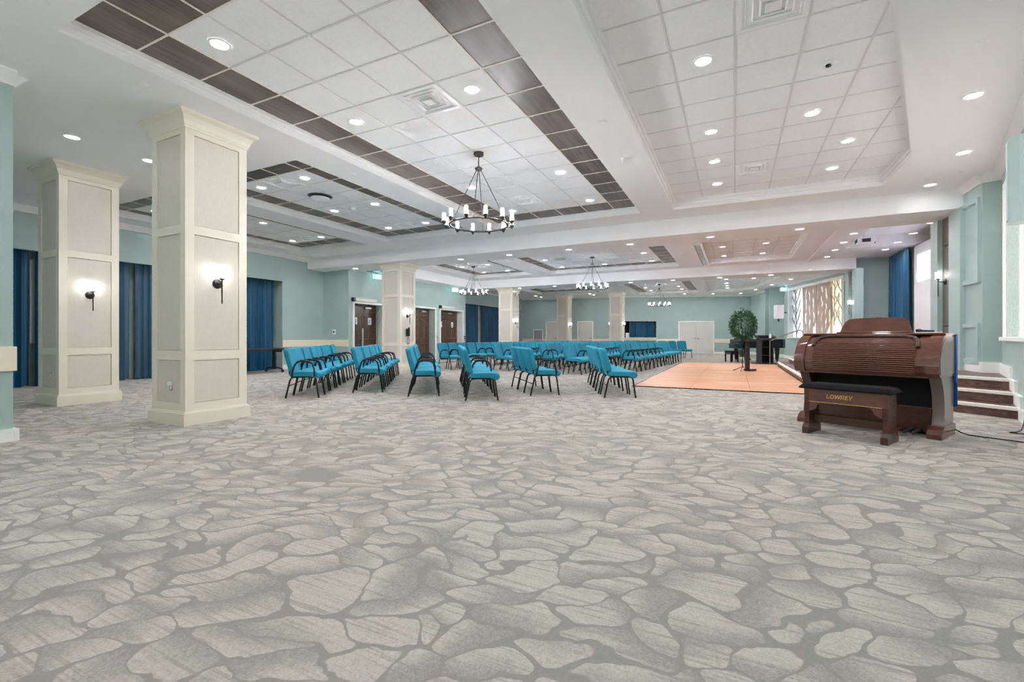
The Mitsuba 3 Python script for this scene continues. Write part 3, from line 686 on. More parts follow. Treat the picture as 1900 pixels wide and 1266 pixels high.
# ---------------------------------------------------------------- left curtains, windows, table
G = 'tall blue velvet curtains on the left wall'
W1 = struct('window_2'); labels[W1]['label'] = 'blinded windows behind the left curtains'
for y in (3.2, 4.9, 7.2, 9.0):
    fkey = add('frame', cat(bx(-13.98, -13.94, y - .6, y + .6, .95, 1.02), bx(-13.98, -13.94, y - .6, y - .53, .95, 2.8), bx(-13.98, -13.94, y + .53, y + .6, .95, 2.8), bx(-13.98, -13.94, y - .6, y + .6, 2.74, 2.8)), 'm_trim', W1)
    add('blind', bx(-13.985, -13.96, y - .53, y + .53, 1.0, 2.76), 'm_blind', W1)
for i, (a, b, m, lab) in enumerate([(2.05, 2.75, 'm_curtain', 'tall blue velvet curtain hidden behind the near left wall'), (3.0, 4.24, 'm_curtain', 'tall blue velvet curtain at the left edge, left of the second column'), (4.34, 4.95, 'm_curtain', 'narrow tall blue velvet curtain touching the second column from the left'), (5.40, 6.07, 'm_curtain_grey', 'slate blue velvet curtain just right of the second column'), (6.19, 6.95, 'm_curtain_grey', 'slate blue velvet curtain just left of the large near column'), (8.75, 10.09, 'm_curtain', 'wide blue velvet curtain right of the large near column, behind the table')]):
    curtain((-13.80, b), (-13.80, a), .02, 2.98, max(4, int((b - a) / .15)), .045, 11 + i, m, label=lab, group=G)
G2 = 'tall blue velvet curtains beyond the exit doors'
for i, (a, b, lab) in enumerate([(19.85, 23.45, 'tall dark blue curtain left of the gap, beyond the exit doors'), (23.95, 26.6, 'tall dark blue curtain right of the gap, beside the fourth column')]):
    curtain((-13.75, b), (-13.75, a), .02, 2.99, int((b - a) / .2), .05, 31 + i, 'm_curtain', label=lab, group=G2)
W2 = struct('window_3'); labels[W2]['label'] = 'blinded window between the blue curtains beyond the exit doors'
add('frame', bx(-13.98, -13.93, 23.3, 24.1, .0, 2.95), 'm_blind', W2)
t = thing('folding_table', 'dark wood folding table on black wheeled legs by the left curtains', 'table')
add('tabletop', bx(-13.3, -12.5, 7.7, 9.75, .715, .75, .008), 'm_table', t)
add('edge_band', bx(-13.28, -12.52, 7.72, 9.73, .695, .716), 'm_black', t)
for y in (8.0, 9.45):
    f_ = add('leg_frame', cat(bx(-12.96, -12.84, y - .03, y + .03, .09, .70, .01), tube([(-13.28, y, .10), (-13.1, y, .14), (-12.9, y, .15), (-12.7, y, .14), (-12.52, y, .10)], .018, 8), bx(-12.94, -12.86, y - .03, y + .25, .62, .69)), 'm_black', t, 30)
    for x in (-13.28, -12.52): add('caster', tr(lathe([(.0005, -.018), (.04, -.018), (.045, 0), (.04, .018), (.0005, .018)], 14), mat((x, y, .045), (0, 1, 0), (0, 0, 1), (1, 0, 0))), 'm_black', f_, 30)
t = thing('thermostat', 'small white thermostat with a dark display on the teal stub wall', 'thermostat')
add('body', onwall((-12.30, 11.90), (-13.55, 11.90), .62, .76, 1.17, 1.36, .03, .006), 'm_white', t)
add('display', onwall((-12.30, 11.90), (-13.55, 11.90), .655, .725, 1.24, 1.31, .033), 'm_black', t)

# ---------------------------------------------------------------- dark exit doors on the left
def arch(x0, x1, z0, z1, rise):
    n = 10; pts = [(x0, z0), (x1, z0)]
    for i in range(n + 1):
        t_ = i / n; pts.append((x1 + (x0 - x1) * t_, z1 + rise * math.sin(math.pi * t_)))
    return Polygon(pts)
def half_arch(x0, x1, z0, z1, z2): 
    n = 8; pts = [(x0, z0), (x1, z0)]
    for i in range(n + 1):
        t_ = i / n; pts.append((x1 + (x0 - x1) * t_, z2 + (z1 - z2) * (1 - (1 - t_) ** 2)))
    return Polygon(pts)
def exit_doors(y0, y1, z, label, pull=False, signs=True, box_=True, closer=True, right_only=False):
    d = struct('door'); labels[d]['label'] = label
    xd = -12.62
    p, q = (-12.30, 19.70), (-12.30, 11.90)
    add('frame', frame_mesh(p, q, 19.70 - y1, 19.70 - y0, z, .07, .035, .36), 'm_trim', d)
    ym = (y0 + y1) / 2
    for i, (a, b) in enumerate(((y0, ym), (ym, y1))):
        flip = i == 0
        w = b - a - .01; zl = z - .01
        A = mat((xd, a + .005, 0), (0, 1, 0), (0, 0, 1), (1, 0, 0))     # local x along y, y up, z to the room
        lf = add('leaf', tr(bx(0, w, .01, zl, -.045, 0, .003), A), 'm_door_dark', d)
        beads = []
        def hp(poly, nm='raised_panel'):
            if flip: poly = shapely.affinity.scale(poly, -1, 1, origin=(w / 2, 0))
            inner = poly.buffer(-.028, join_style=2)
            k_ = add(nm, tr(prism(inner.buffer(-.012, join_style=2), 0, .016), A), 'm_door_dark', lf)
            beads.append(tr(prism(poly.difference(inner), 0, .014), A))
        c1, c2, c3, c4 = .09, w * .46, w * .54, w - .08
        for u0, u1 in ((c1, c2), (c3, c4)):
            hp(sbox(u0, .17, u1, .82)); hp(half_arch(u0, u1, 1.0, 1.80 + (.10 if u0 < w * .3 else 0), 1.80 - (.0 if u0 < w * .3 else .22)))
        hp(sbox(c1, z - .30, c4, z - .08))
        add('bead', cat(*beads), 'm_door_edge', lf)
        if signs:
            sg = add('notice', tr(bx(w * .5 - .09, w * .5 + .09, 1.56, 1.82, .017, .021), A), 'm_white', lf)
            add('print', tr(cat(*[bx(w * .5 - .07, w * .5 + .07 - .03 * (k % 2), 1.59 + .035 * k, 1.61 + .035 * k, .021, .022) for k in range(5)]), A), 'm_blue_cloth', sg)
        if closer and i == 1: add('door_closer', tr(bx(.12, .42, z - .16, z - .08, .0, .06, .008), A), 'm_steel', lf)
        if pull and i == 0: add('pull_plate', tr(bx(w - .055, w + .055, .55, 1.42, .016, .03, .005), A), 'm_steel', lf)
        if not pull: add('hinge', tr(cat(*[bx(w - .03 if i else 0, w if i else .03, zz, zz + .1, .0, .012) for zz in (.25, 1.1, 1.95)]), A), 'm_steel', lf)
    if box_:
        o = add('operator_box', bx(-12.30, -12.19, y0 - .02, y0 + 1.05, z + .07, z + .19, .008), 'm_offwhite', d)
        add('end_cap', bx(-12.30, -12.185, y0 - .13, y0 - .02, z + .06, z + .20, .008), 'm_black', o)
exit_doors(*DOORS[0], 'dark wood double doors with white notices, left of the phone column', pull=True)
exit_doors(*DOORS[1], 'dark exit door right behind the phone column', signs=False, box_=False)
exit_doors(*DOORS[2], 'dark wood exit doors furthest along the left wall, left of the blue curtains')
def exit_sign(o, ex, nrm, label, w=.36):
    t = thing('exit_sign', label, 'exit sign', 'illuminated running man exit signs')
    A = mat(o, ex, nrm, (0, 0, 1))
    add('housing', tr(bx(-w / 2, w / 2, -.03, .03, 0, .2, .006), A), 'm_white', t)
    for s in (-1, 1):
        add('face', tr(bx(-w / 2 + .015, w / 2 - .015, .0305 * s - .001, .0305 * s + .001, .015, .185), A), 'm_lens', t, emit=(.06, .62, .72))
        g = cat(bx(.02, .09, .033, .0345, .03, .17), tube([(-.01, .0335, .14), (-.035, .0335, .10), (-.03, .0335, .075), (-.055, .0335, .035)], .011, 6), tube([(-.03, .0335, .08), (-.0, .0335, .06), (.005, .0335, .03)], .010, 6), tube([(-.06, .0335, .09), (-.025, .0335, .115), (.01, .0335, .10)], .009, 6), tr(trimesh.creation.icosphere(2, .017), mat((-.002, .0335, .16), (1, 0, 0), (0, 1, 0))))
        if s < 0: g = tr(g, np.diag([1, -1, 1, 1.0]))
        add('pictogram', tr(g, A), 'm_white', t, emit=(1.0, 1.1, 1.1))
    add('bracket', tr(bx(-.05, .05, -.02, .02, .2, .24), A), 'm_white', t)
exit_sign((-12.0, 13.0, BM - .24), (.5, .866, 0), (.866, -.5, 0), 'green lit exit sign hanging over the dark double doors')
exit_sign((-12.0, 18.27, BM - .24), (.5, .866, 0), (.866, -.5, 0), 'green lit exit sign hanging near the far blue curtains')
exit_sign((2.22, 27.0, S3 - .32), (.8, .6, 0), (-.6, .8, 0), 'green lit exit sign high on the far right wall above the speaker')
# phone on the third column
t = thing('wall_telephone', 'black wall telephone with a hanging coiled cord on the column', 'telephone')
px_, py_ = -9.62, 11.82
add('body', bx(px_, px_ + .06, py_ - .075, py_ + .075, 1.12, 1.36, .012), 'm_black', t)
add('handset', tube([(px_ + .09, py_ - .03, 1.40), (px_ + .10, py_ - .03, 1.36), (px_ + .08, py_ - .03, 1.28), (px_ + .10, py_ - .03, 1.20), (px_ + .09, py_ - .03, 1.16)], [.03, .028, .018, .028, .03], 10), 'm_black', t, True)
cz = np.linspace(0, 1, 60); add('cord', tube(np.stack([px_ + .06 + .012 * np.cos(cz * 90), py_ - .02 + .05 * np.sin(cz * 6.28) + .012 * np.sin(cz * 90), 1.14 - .28 * np.sin(cz * 3.14)], 1), .006, 6), 'm_black', t, True)
def outlet(p, q, s, z, label, plug=False):
    t = thing('wall_outlet', label, 'outlet')
    add('plate', onwall(p, q, s - .04, s + .04, z - .06, z + .06, .008, .002), 'm_red', t)
    add('socket', onwall(p, q, s - .018, s + .018, z - .035, z + .035, .011), 'm_white', t)
    if plug: add('plug', onwall(p, q, s - .03, s + .02, z + .01, z + .06, .045, .008), 'm_white', t)
outlet((-6.03, 3.24), (-6.77, 3.24), .33, .47, 'red wall outlet with a white plug low on the large near column', True)
outlet((-9.55, 3.29), (-10.29, 3.29), .33, .47, 'red wall outlet low on the second near column')
t = thing('fire_alarm_pull', 'small red fire alarm pull station right of the furthest exit doors', 'fire alarm')
add('body', bx(-12.30, -12.25, 19.52, 19.62, 1.0, 1.14, .006), 'm_red', t); add('handle', bx(-12.25, -12.24, 19.54, 19.60, 1.05, 1.08), 'm_white', t)
t = thing('wall_switch', 'small dark switch plate between the two right exit doors', 'switch')
add('plate', bx(-12.30, -12.285, 17.20, 17.28, 1.02, 1.14, .003), 'm_grey', t); add('rocker', bx(-12.285, -12.278, 17.225, 17.255, 1.05, 1.11, .002), 'm_charcoal', t)
t = thing('emergency_light', 'twin-headed emergency light on the column by the far curtains', 'emergency light')
ex_, ey_ = -9.74, 20.25
add('box', bx(ex_, ex_ + .09, ey_ - .14, ey_ + .14, 3.08, 3.24, .012), 'm_offwhite', t)
for s in (-1, 1): add('lamp_head', tr(lathe([(.0005, -.05), (.04, -.045), (.06, .03), (.062, .05), (.0005, .045)], 16), mat((ex_ + .10, ey_ + s * .22, 3.2), (0, 1, 0), (0, 0, 1), (1, 0, 0))), 'm_steel', t, 30)

# ---------------------------------------------------------------- stage
WS = lambda y: 4.02 - DS * (10.44 - y)
def stage_poly(o):
    y0, x0 = 10.62 - o * .02, 1.45 + o
    # line of the corner steps: through (3.33,8.33) + o along its normal
    n = np.array([.70, .714]); c = n @ np.array([3.33, 8.33]) + o * 1.12
    yb = (c - n[0] * x0) / n[1]
    # meets the angled wall
    yy = (c - n[0] * (4.02 - DS * 10.44)) / (n[1] + n[0] * DS); xx = WS(yy)
    return Polygon([(x0, yb), (xx, yy), (4.02, 10.44), (3.80, 10.50), (3.80, 11.4), (3.86, 12.5), (4.93, 12.5), (4.93, 19.78), (3.86, 19.78), (x0, 19.6 + o * .2)])
t = thing('stage', 'low dark wood stage with white-edged steps along the right wall', 'stage')
prev = None
for i, (o, z0, z1) in enumerate(((0, 0, .16), (.36, .16, .32), (.72, .32, .48))):
    P_ = stage_poly(o)
    k = add('step' if i < 2 else 'platform', prism(P_, z0 if i else 0, z1 - .004), 'm_stage', t)
    e = P_.exterior.coords
    a_, b_, c_ = np.array(e[-2]) if False else np.array(P_.exterior.coords[-2]), None, None
    pts = list(P_.exterior.coords)
    pa, pb, pc = np.array(pts[0]), np.array(pts[1]), np.array([pts[0][0], 19.6 + o * .2])
    if P_.exterior.is_ccw is False: pass
    for u, v in ((pa, pb), (pc, pa)):
        L = np.linalg.norm(v - u); d = (v - u) / L; nrm = np.array([d[1], -d[0]])
        cc = P_.centroid.coords[0]
        if nrm @ (np.array(cc) - u) > 0: nrm = -nrm
        A = mat((u[0], u[1], 0), (d[0], d[1], 0), (nrm[0], nrm[1], 0))
        add('nosing', tr(bx(-.01, L + (.0 if u is pa else .01), -.06, .022, z1 - .048, z1, .006), A), 'm_nosing', k)
# skirting on the stage walls and stepped along the angled wall
sk = [onwall((3.80, 10.50), (3.80, 11.2), 0, .7, .48, .66, .025), onwall((4.02, 10.44), (3.80, 10.50), 0, .23, .48, .66, .025)]
for z, y0, y1 in ((.0, 7.0, 8.35), (.16, 8.12, 8.80), (.32, 8.62, 9.28), (.48, 9.10, 10.44)):
    s0, s1 = (y0 + 3.0) * math.hypot(1, DS), (y1 + 3.0) * math.hypot(1, DS)
    sk.append(onwall(RW0, RW1, s0, s1, max(0, z - .16), z + .15, .03)); sk.append(onwall(RW0, RW1, s0, s1, z + .13, z + .16, .036))
sk.append(onwall(RW0, RW1, 0, 10.2 * 1.0, 0, .15, .02))
struct('baseboard_right', cat(*sk), 'm_trim')
# proscenium piers with dark panels
def pier(y0, y1, name):
    s = 1 if y0 < 15 else -1
    k = struct(name, cat(*[bx(3.72, 3.98, min(a, b), max(a, b), 0, BM) for a, b in (((y0, y0 + s * .50)), ((y1 - s * .36, y1)))]), 'm_teal_frame')
    a, b = sorted((y0 + s * .50, y1 - s * .36))
    for z0, z1 in ((.48, 1.3), (1.31, 2.92), (2.93, BM)):
        add('dark_panel', bx(3.80, 3.90, a, b, z0, z1, .006), 'm_taupe_panel', k)
    return k
pier(11.12, 12.52, 'wall_pier'); pier(20.73, 19.33, 'wall_pier_far')
sconce((3.80, 12.02, 2.20), (-1, 0), 'dark wall sconce with a white shade on the dark panel by the near stage edge', rod=.30)
sconce((3.80, 19.93, 2.20), (-1, 0), 'lit wall sconce on the dark panel at the far side of the stage', rod=.30)
sconce((3.45, 19.55, 2.24), (0, -1), 'second lit wall sconce beside the far stage panel', rod=.20) if False else None
# applied picture-frame mouldings
def wall_frame(p, q, s0, s1, z0, z1, label):
    t = thing('panel_moulding', label, 'wall moulding', 'teal framed wall panels')
    A, L = wallmat(p, q)
    o, i = sbox(s0, z0, s1, z1), sbox(s0 + .07, z0 + .07, s1 - .07, z1 - .07)
    add('frame', tr(prism(o.difference(i), -.045, 0), A), 'm_teal_frame', t)
    add('bead', tr(prism(i.difference(i.buffer(-.016, join_style=2)), -.028, 0), A), 'm_teal_frame', t)
    add('panel', tr(prism(i.buffer(-.016, join_style=2), -.008, 0), A), 'm_teal_frame', t)
wp = ((3.80, 10.50), (3.80, 11.42))
wall_frame(*wp, .05, .76, 2.03, 3.50, 'tall teal framed panel right of the stage')
wall_frame(*wp, .05, .76, .62, 1.33, 'low square teal framed panel above the stage skirting')
wf = ((3.80, 20.43), (3.80, 21.35))
wall_frame(*wf, .14, .85, 2.03, 3.30, 'tall teal framed panel between the art window and the far stage pier')
wall_frame(*wf, .14, .85, .62, 1.33, 'low teal framed panel between the art window and the far stage pier')
# stage curtain and projection screen
curtain((4.78, 19.64), (4.78, 17.82), .50, S - .02, 9, .06, 51, 'm_curtain', label='tall blue curtain at the back of the stage, left of the screen')
t = thing('projection_screen', 'large white projection screen on the stage back wall', 'screen')
add('surface', bx(4.88, 4.92, 13.2, 17.70, .9, S - .04), 'm_screen', t)
add('lit_image', bx(4.872, 4.88, 13.9, 17.42, 2.72, 3.52), 'm_lens', t, emit=(.55, .58, .72), label='pale lit rectangle projected on the screen')
add('bottom_bar', bx(4.86, 4.92, 13.2, 17.70, .86, .90, .01), 'm_black', t)

# ---------------------------------------------------------------- art windows
def art_window(p, q, s0, s1, name, label, cols, rad, near):
    z0, z1 = WIN[2], WIN[3]
    w = struct(name); labels[w]['label'] = label
    A, L = wallmat(p, q)
    add('frame', tr(cat(prism(sbox(s0 - .09, z0 - .02, s1 + .09, z1 + .11).difference(sbox(s0, z0 - .05, s1, z1)), -.03, .0), prism(sbox(s0 - .02, z0 - .02, s1 + .02, z1 + .02).difference(sbox(s0, z0, s1, z1)), 0, .24)), A), 'm_trim', w)
    add('sill', tr(bx(s0 - .12, s1 + .12, z0 - .06, z0, -.07, .22, .006), A), 'm_trim', w)
    n = len(cols); 
    for i, c in enumerate(cols):
        a, b = s0 + (s1 - s0) * i / n, s0 + (s1 - s0) * (i + 1) / n
        add('glass_pane', tr(bx(a, b, z0, z1, .21, .22), A), 'm_lens', w, emit=[rad * x for x in c])
    return w, A
COLS_A = [(1.0, .90, .50), (1.0, .86, .48), (1.0, .70, .42), (1.0, .62, .50), (1.0, .55, .52), (1.0, .66, .66), (1.0, .74, .84), (.95, .84, .98), (.90, .95, 1.0), (.88, .96, 1.0)]
w, A = art_window(FW0, FW1, WIN[0], WIN[1], 'window_4', 'backlit window with a coloured tree fretwork screen at the far right', COLS_A, L_ART, False)
ra = random.Random(3)
def tree_lines(x, z0, z1, spread, n, lw, seed):
    r = random.Random(seed); g = [LineString([(x, z0), (x + r.uniform(-.05, .05), (z0 + z1) / 2), (x + r.uniform(-.1, .1), z1)]).buffer(lw * 1.3)]
    for i in range(n):
        z = z0 + (z1 - z0) * (i + .4) / n; s = 1 if i % 2 else -1
        g.append(LineString([(x, z), (x + s * spread * .5, z + .28), (x + s * spread, z + .62 + r.uniform(-.05, .1))]).buffer(lw))
        if i % 2: g.append(LineString([(x + s * spread * .5, z + .28), (x + s * spread * .42, z + .6)]).buffer(lw * .8))
    return unary_union(g)
def leaf(x, z, w, h, a):
    n = 8; up = [(w * math.sin(math.pi * i / n), h * (i / n - .5)) for i in range(n + 1)]; dn = [(-w * math.sin(math.pi * i / n), h * (i / n - .5)) for i in range(n, -1, -1)]
    return shapely.affinity.translate(shapely.affinity.rotate(Polygon(up + dn[1:-1]).buffer(0), a, origin=(0, 0)), x, z)
s0, s1, z0, z1 = WIN
clip = sbox(s0, z0, s1, z1)
thin_dark = unary_union([tree_lines(s1 - .42, z0, z1, .42, 9, .022, 2)]).intersection(clip)
thin_light = unary_union([tree_lines(s0 + .40, z0, z1, .50, 7, .022, 3), tree_lines(s0 + 1.0, z0 + .5, z1, .4, 6, .018, 4)]).intersection(clip)
sheet = Polygon([(s0 + 1.25, z1), (s0 + 1.05, z0 + .9), (s0 + 1.75, z0), (s0 + 2.3, z0), (s0 + 2.55, z0 + .75), (s0 + 2.9, z0), (s0 + 3.5, z0), (s0 + 3.7, z0 + .9), (s0 + 3.85, z1)])
cut = [leaf(s0 + 1.3 + .36 * (i % 7) + ra.uniform(-.06, .06), z0 + .35 + .33 * (i // 7) + .1 * (i % 2), ra.uniform(.035, .075), ra.uniform(.28, .46), ra.uniform(-28, 28)) for i in range(42)]
sheet = sheet.difference(unary_union(cut)).intersection(clip)
zz = [(s0 + 1.2 + .09 * i, z1 - (.0 if i % 2 else .10)) for i in range(30)]
for g, m_, nm in ((thin_dark, 'm_fret_dark', 'fretwork'), (thin_light, 'm_fret', 'fretwork'), (sheet, 'm_fret', 'fretwork')):
    add(nm, tr(prism(g, .15, .17), A), m_, w)
for s in (1.22, 2.45, 3.68): add('mullion', tr(bx(s0 + s - .02, s0 + s + .02, z0, z1, .12, .2, .004), A), 'm_fret', w)
COLS_B = [(1.0, .80, .80), (1.0, .86, .80), (1.0, .82, .84), (1.0, .9, .84), (1.0, .86, .82), (.98, .9, .86), (1.0, .88, .84), (.97, .95, .9)]
w, A = art_window(RW0, RW1, nw0, nw1, 'window_5', 'backlit window with pale upright slats on the near right wall', COLS_B, L_WIN, True)
for i in range(24):
    s = nw1 - .12 - .2 * i
    add('slat', tr(bx(s - .03, s + .03, WIN[2] + .005, WIN[3] - .005, .13, .165, .004), A), 'm_trim', w)
# teal column speakers
t = thing('wall_speaker', 'teal-painted column loudspeaker on the near right window wall', 'speaker')
def q_at(s, off): return (A[:2, 3] + A[:2, 0] * s - A[:2, 2] * off)
ss = (6.36 + 3.0) * math.hypot(1, DS)
spk = Polygon([(-.12, 0), (.12, 0), (.12, .12), (.06, .19), (-.06, .19), (-.12, .12)])
o_ = q_at(ss, .10)
As = mat((o_[0], o_[1], 0), A[:3, 0], -A[:3, 2], (0, 0, 1))
add('cabinet', tr(prism(spk, 2.25, 3.12), As), 'm_teal_frame', t)
add('grille', tr(prism(Polygon([(-.10, .13), (.10, .13), (.055, .2), (-.055, .2)]), 2.28, 3.09), As), 'm_teal_frame', t)
add('bracket', tr(bx(-.03, .03, -.10, .0, 2.6, 2.72), As), 'm_black', t)
t = thing('wall_speaker', 'white loudspeaker on a bracket left of the coloured art window', 'speaker')
Asp = mat((1.98, 26.2, 0), (.9, .436, 0), (-.436, .9, 0), (0, 0, 1))
add('cabinet', tr(bx(-.17, .17, -.16, .16, 2.0, 2.68, .012), Asp), 'm_white', t)
add('grille', tr(bx(-.155, .155, -.166, -.158, 2.02, 2.66), Asp), 'm_white', t)
add('side_panel', tr(bx(.165, .18, -.15, .15, 2.02, 2.66), Asp), 'm_grey', t)
add('bracket', tr(cat(bx(.0, .42, .02, .08, 2.28, 2.34), bx(-.02, .04, .0, .06, 1.86, 2.02)), Asp), 'm_charcoal', t)

# ---------------------------------------------------------------- dance floor
t = thing('dance_floor', 'square portable light wood dance floor laid on the carpet before the stage', 'dance floor')
dx0, dx1, dy0, dy1 = -1.98, 1.42, 10.2, 20.4
add('edging', prism(sbox(dx0 - .05, dy0 - .05, dx1 + .02, dy1 + .05).difference(sbox(dx0, dy0, dx1, dy1)), 0, .016), 'm_black', t)
nx_, ny_ = 3, 9
pan = mikit.ply(bx(0, (dx1 - dx0) / nx_ - .004, 0, (dy1 - dy0) / ny_ - .004, 0, .02, .002), 'm_dance')
for i in range(nx_):
    for j in range(ny_):
        add('panel', pan, None, t, to_world=T().translate([dx0 + .002 + i * (dx1 - dx0) / nx_, dy0 + .002 + j * (dy1 - dy0) / ny_, 0]))

# ---------------------------------------------------------------- chairs
def rrect(w, h, r, n=5):
    pts = []
    for cx, cy, a0 in ((w / 2 - r, h / 2 - r, 0), (-w / 2 + r, h / 2 - r, 90), (-w / 2 + r, -h / 2 + r, 180), (w / 2 - r, -h / 2 + r, 270)):
        for i in range(n + 1):
            a = math.radians(a0 + 90 * i / n); pts.append((cx + r * math.cos(a), cy + r * math.sin(a)))
    return np.array(pts)
def seat_mesh():
    prof = np.array([(-.22, .392), (.12, .385), (.17, .372), (.215, .352), (.255, .352), (.285, .372), (.297, .405), (.285, .440), (.25, .462), (.15, .472), (-.05, .474), (-.18, .470), (-.222, .455), (-.235, .42)])
    c = prof.mean(0); rings = []
    for x, s in ((-.262, .86), (-.255, .955), (-.238, 1.0), (0, 1.015), (.238, 1.0), (.255, .955), (.262, .86)):
        p = c + (prof - c) * s; rings.append(np.c_[np.full(len(p), x), p])
    return loft(rings)
def back_mesh():
    base = rrect(.51, .455, .07); rings = []
    for y, s in ((-.040, .90), (-.034, .955), (-.018, .99), (.012, 1.0), (.03, .985), (.042, .94), (.046, .86)):
        p = base * s; rings.append(np.c_[p[:, 0], np.full(len(p), y), p[:, 1]])
    m = loft(rings); v = m.vertices.copy()
    zc = v[:, 2]
    v[:, 1] += .022 * (v[:, 0] / .25) ** 2 - .018                      # wraps forward at the sides
    v[:, 1] += np.where(zc < -.06, .018 * np.clip((-.06 - zc) / .05, 0, 1), 0)   # lumbar roll
    y, z = v[:, 1].copy(), v[:, 2].copy()
    a = math.radians(12)
    v[:, 1] = y * math.cos(a) - z * math.sin(a) - .262; v[:, 2] = z * math.cos(a) + y * math.sin(a) + .664
    m.vertices = v; return m
LR = .0145
def leg_m(s, front):
    x = s * .235
    pts = [(x, .262, .0), (x, .246, .10), (x, .214, .33), (x, .19, .365), (x, .15, .375)] if front else [(x, -.295, .0), (x, -.268, .12), (x, -.222, .32), (x, -.195, .362), (x, -.15, .375)]
    return tube(pts, LR, 7)
def arm_m(s):
    x = s * .264
    return tube([(x, -.19, .38), (x, -.165, .50), (x, -.135, .595), (x, -.09, .645), (x, -.03, .662), (x, .06, .66), (x, .12, .645), (x, .165, .60), (x, .19, .50), (x, .20, .38)], [.0145, .0145, .0145, .017, .022, .022, .018, .0145, .0145, .0145], 8)
frame_m = cat(tube([(-.235, -.16, .375), (-.235, .16, .375)], LR, 7), tube([(.235, -.16, .375), (.235, .16, .375)], LR, 7), tube([(-.235, .13, .372), (.235, .13, .372)], .011, 6), tube([(-.235, -.14, .372), (.235, -.14, .372)], .011, 6), tube([(-.235, -.25, .22), (.235, -.25, .22)], .009, 6))
backf_m = cat(*[tube([(s * .22, -.15, .375), (s * .22, -.215, .395), (s * .22, -.236, .43), (s * .22, -.243, .52)], .011, 6) for s in (-1, 1)])
CP = dict(seat=mikit.ply(seat_mesh(), 'm_chair', 38), backrest=mikit.ply(back_mesh(), 'm_chair', 38), seat_frame=mikit.ply(frame_m, 'm_black', True), back_frame=mikit.ply(backf_m, 'm_black', True))
LEGS = [mikit.ply(leg_m(s, f), 'm_black', True) for f in (True, False) for s in (-1, 1)]
ARMS = {s: mikit.ply(arm_m(s), 'm_black', True) for s in (-1, 1)}
def chair(x, y, a, label, group, arms=(), dz=0.0):
    """a: direction the chair faces, radians from +x."""
    t = thing('padded_chair', label, 'chair', group)
    X = xf(rotz(a - math.pi / 2, (x, y, dz)))
    for k in ('seat', 'backrest'): add(k, CP[k], None, t, to_world=X)
    for l in LEGS: add('leg', l, None, t, to_world=X)
    add('seat_frame', CP['seat_frame'], None, t, to_world=X); add('back_frame', CP['back_frame'], None, t, to_world=X)
    for s in arms: add('armrest', ARMS[s], None, t, to_world=X)
    return t
def cam2w(lat, d): return (lat * math.cos(YAW) - d * math.sin(YAW), lat * math.sin(YAW) + d * math.cos(YAW))
GC = 'teal padded chairs set out in rows'
PITCH = .56
def chair_row(path, n, where, arm=lambda i: (1, -1), jitter=.02, first_off=.27, pitch=PITCH, seed=0):
    """chairs along a polyline (camera-plan coordinates of the seat centres); they face to the right of travel."""
    r = random.Random(seed)
    P = np.array([cam2w(*p) for p in path]); dseg = np.diff(P, axis=0); L = np.linalg.norm(dseg, axis=1); cum = np.r_[0, np.cumsum(L)]
    for i in range(n):
        s = i * pitch
        k = min(np.searchsorted(cum, s, 'right') - 1, len(L) - 1)
        p = P[k] + dseg[k] / L[k] * (s - cum[k])
        s2 = s + .4; k2 = min(max(np.searchsorted(cum, s2, 'right') - 1, 0), len(L) - 1)
        d = dseg[k] / L[k] * .5 + dseg[k2] / L[k2] * .5
        a = math.atan2(-d[0], d[1]) + 0.0 + r.uniform(-jitter, jitter)
        q = p + np.array([math.cos(a), math.sin(a)]) * r.uniform(-.025, .025)
        nm = ORD[i] if i < len(ORD) else f'{i + 1}th'
        chair(q[0], q[1], a, f'teal padded chair, {nm} from near end of {where}', GC, arm(i))
R = random.Random(4)
def arms_rand(seed, no=()):
    r = random.Random(seed); tab = [((-1, 1) if i == 0 or r.random() < .18 else (r.choice((-1, 1)),) if r.random() < .65 else ()) if i not in no else () for i in range(40)]
    return lambda i: tab[i]
def nrow(bk, ft, dirv, n, where, seed, arm, jit=.03):
    """near block: lat/depth of near back foot and near front foot of the end chair."""
    bk, ft = np.array(bk), np.array(ft); d = np.array(dirv) / np.linalg.norm(dirv)
    c = bk + (ft - bk) * .52 + d * .235
    chair_row([tuple(c), tuple(c + d * 20)], n, where, arm, jit, seed=seed)
def foot(u, v): dd = 842 * H / (v - 625.6); return ((u - 950) / 842 * dd, dd)
nrow((-3.99, 8.02), (-3.50, 8.16), (-.19, .98), 8, 'leftmost near row by the table', 1, arms_rand(1))
nrow((-3.08, 8.75), (-2.60, 8.98), (-.17, .985), 8, 'second near row before dark doors', 2, arms_rand(2))
nrow((-1.87, 8.29), (-1.36, 8.37), (-.17, .985), 8, 'third near row below wall phone', 3, arms_rand(3))
nrow((-.742, 7.72), (-.236, 7.84), (-.14, .99), 7, 'fourth near row from the left', 4, arms_rand(4, (0,)))
nrow((.356, 8.44), (.855, 8.49), (-.22, .975), 3, 'fifth near row from the left', 5, arms_rand(5), .05)
nrow((1.68, 8.15), (2.16, 8.11), (.06, 1.0), 5, 'near row beside the dance floor', 6, arms_rand(6, (0,)), .04)
chair_row([(3.75, 14.35), (7.45, 20.55)], 13, 'front row along the dance floor', lambda i: (1, -1) if i < 7 else (), .03, seed=11)
chair_row([(1.85, 13.35), (4.6, 19.2), (6.9, 22.9), (10.9, 23.9)], 24, 'second row bending past dance floor', lambda i: () if i < 2 or i > 11 else (1,), .03, seed=12)
chair_row([(1.25, 15.0), (3.6, 20.6), (6.0, 24.1), (9.6, 25.2)], 22, 'third row behind the dance floor', arms_rand(13), .03, seed=13)
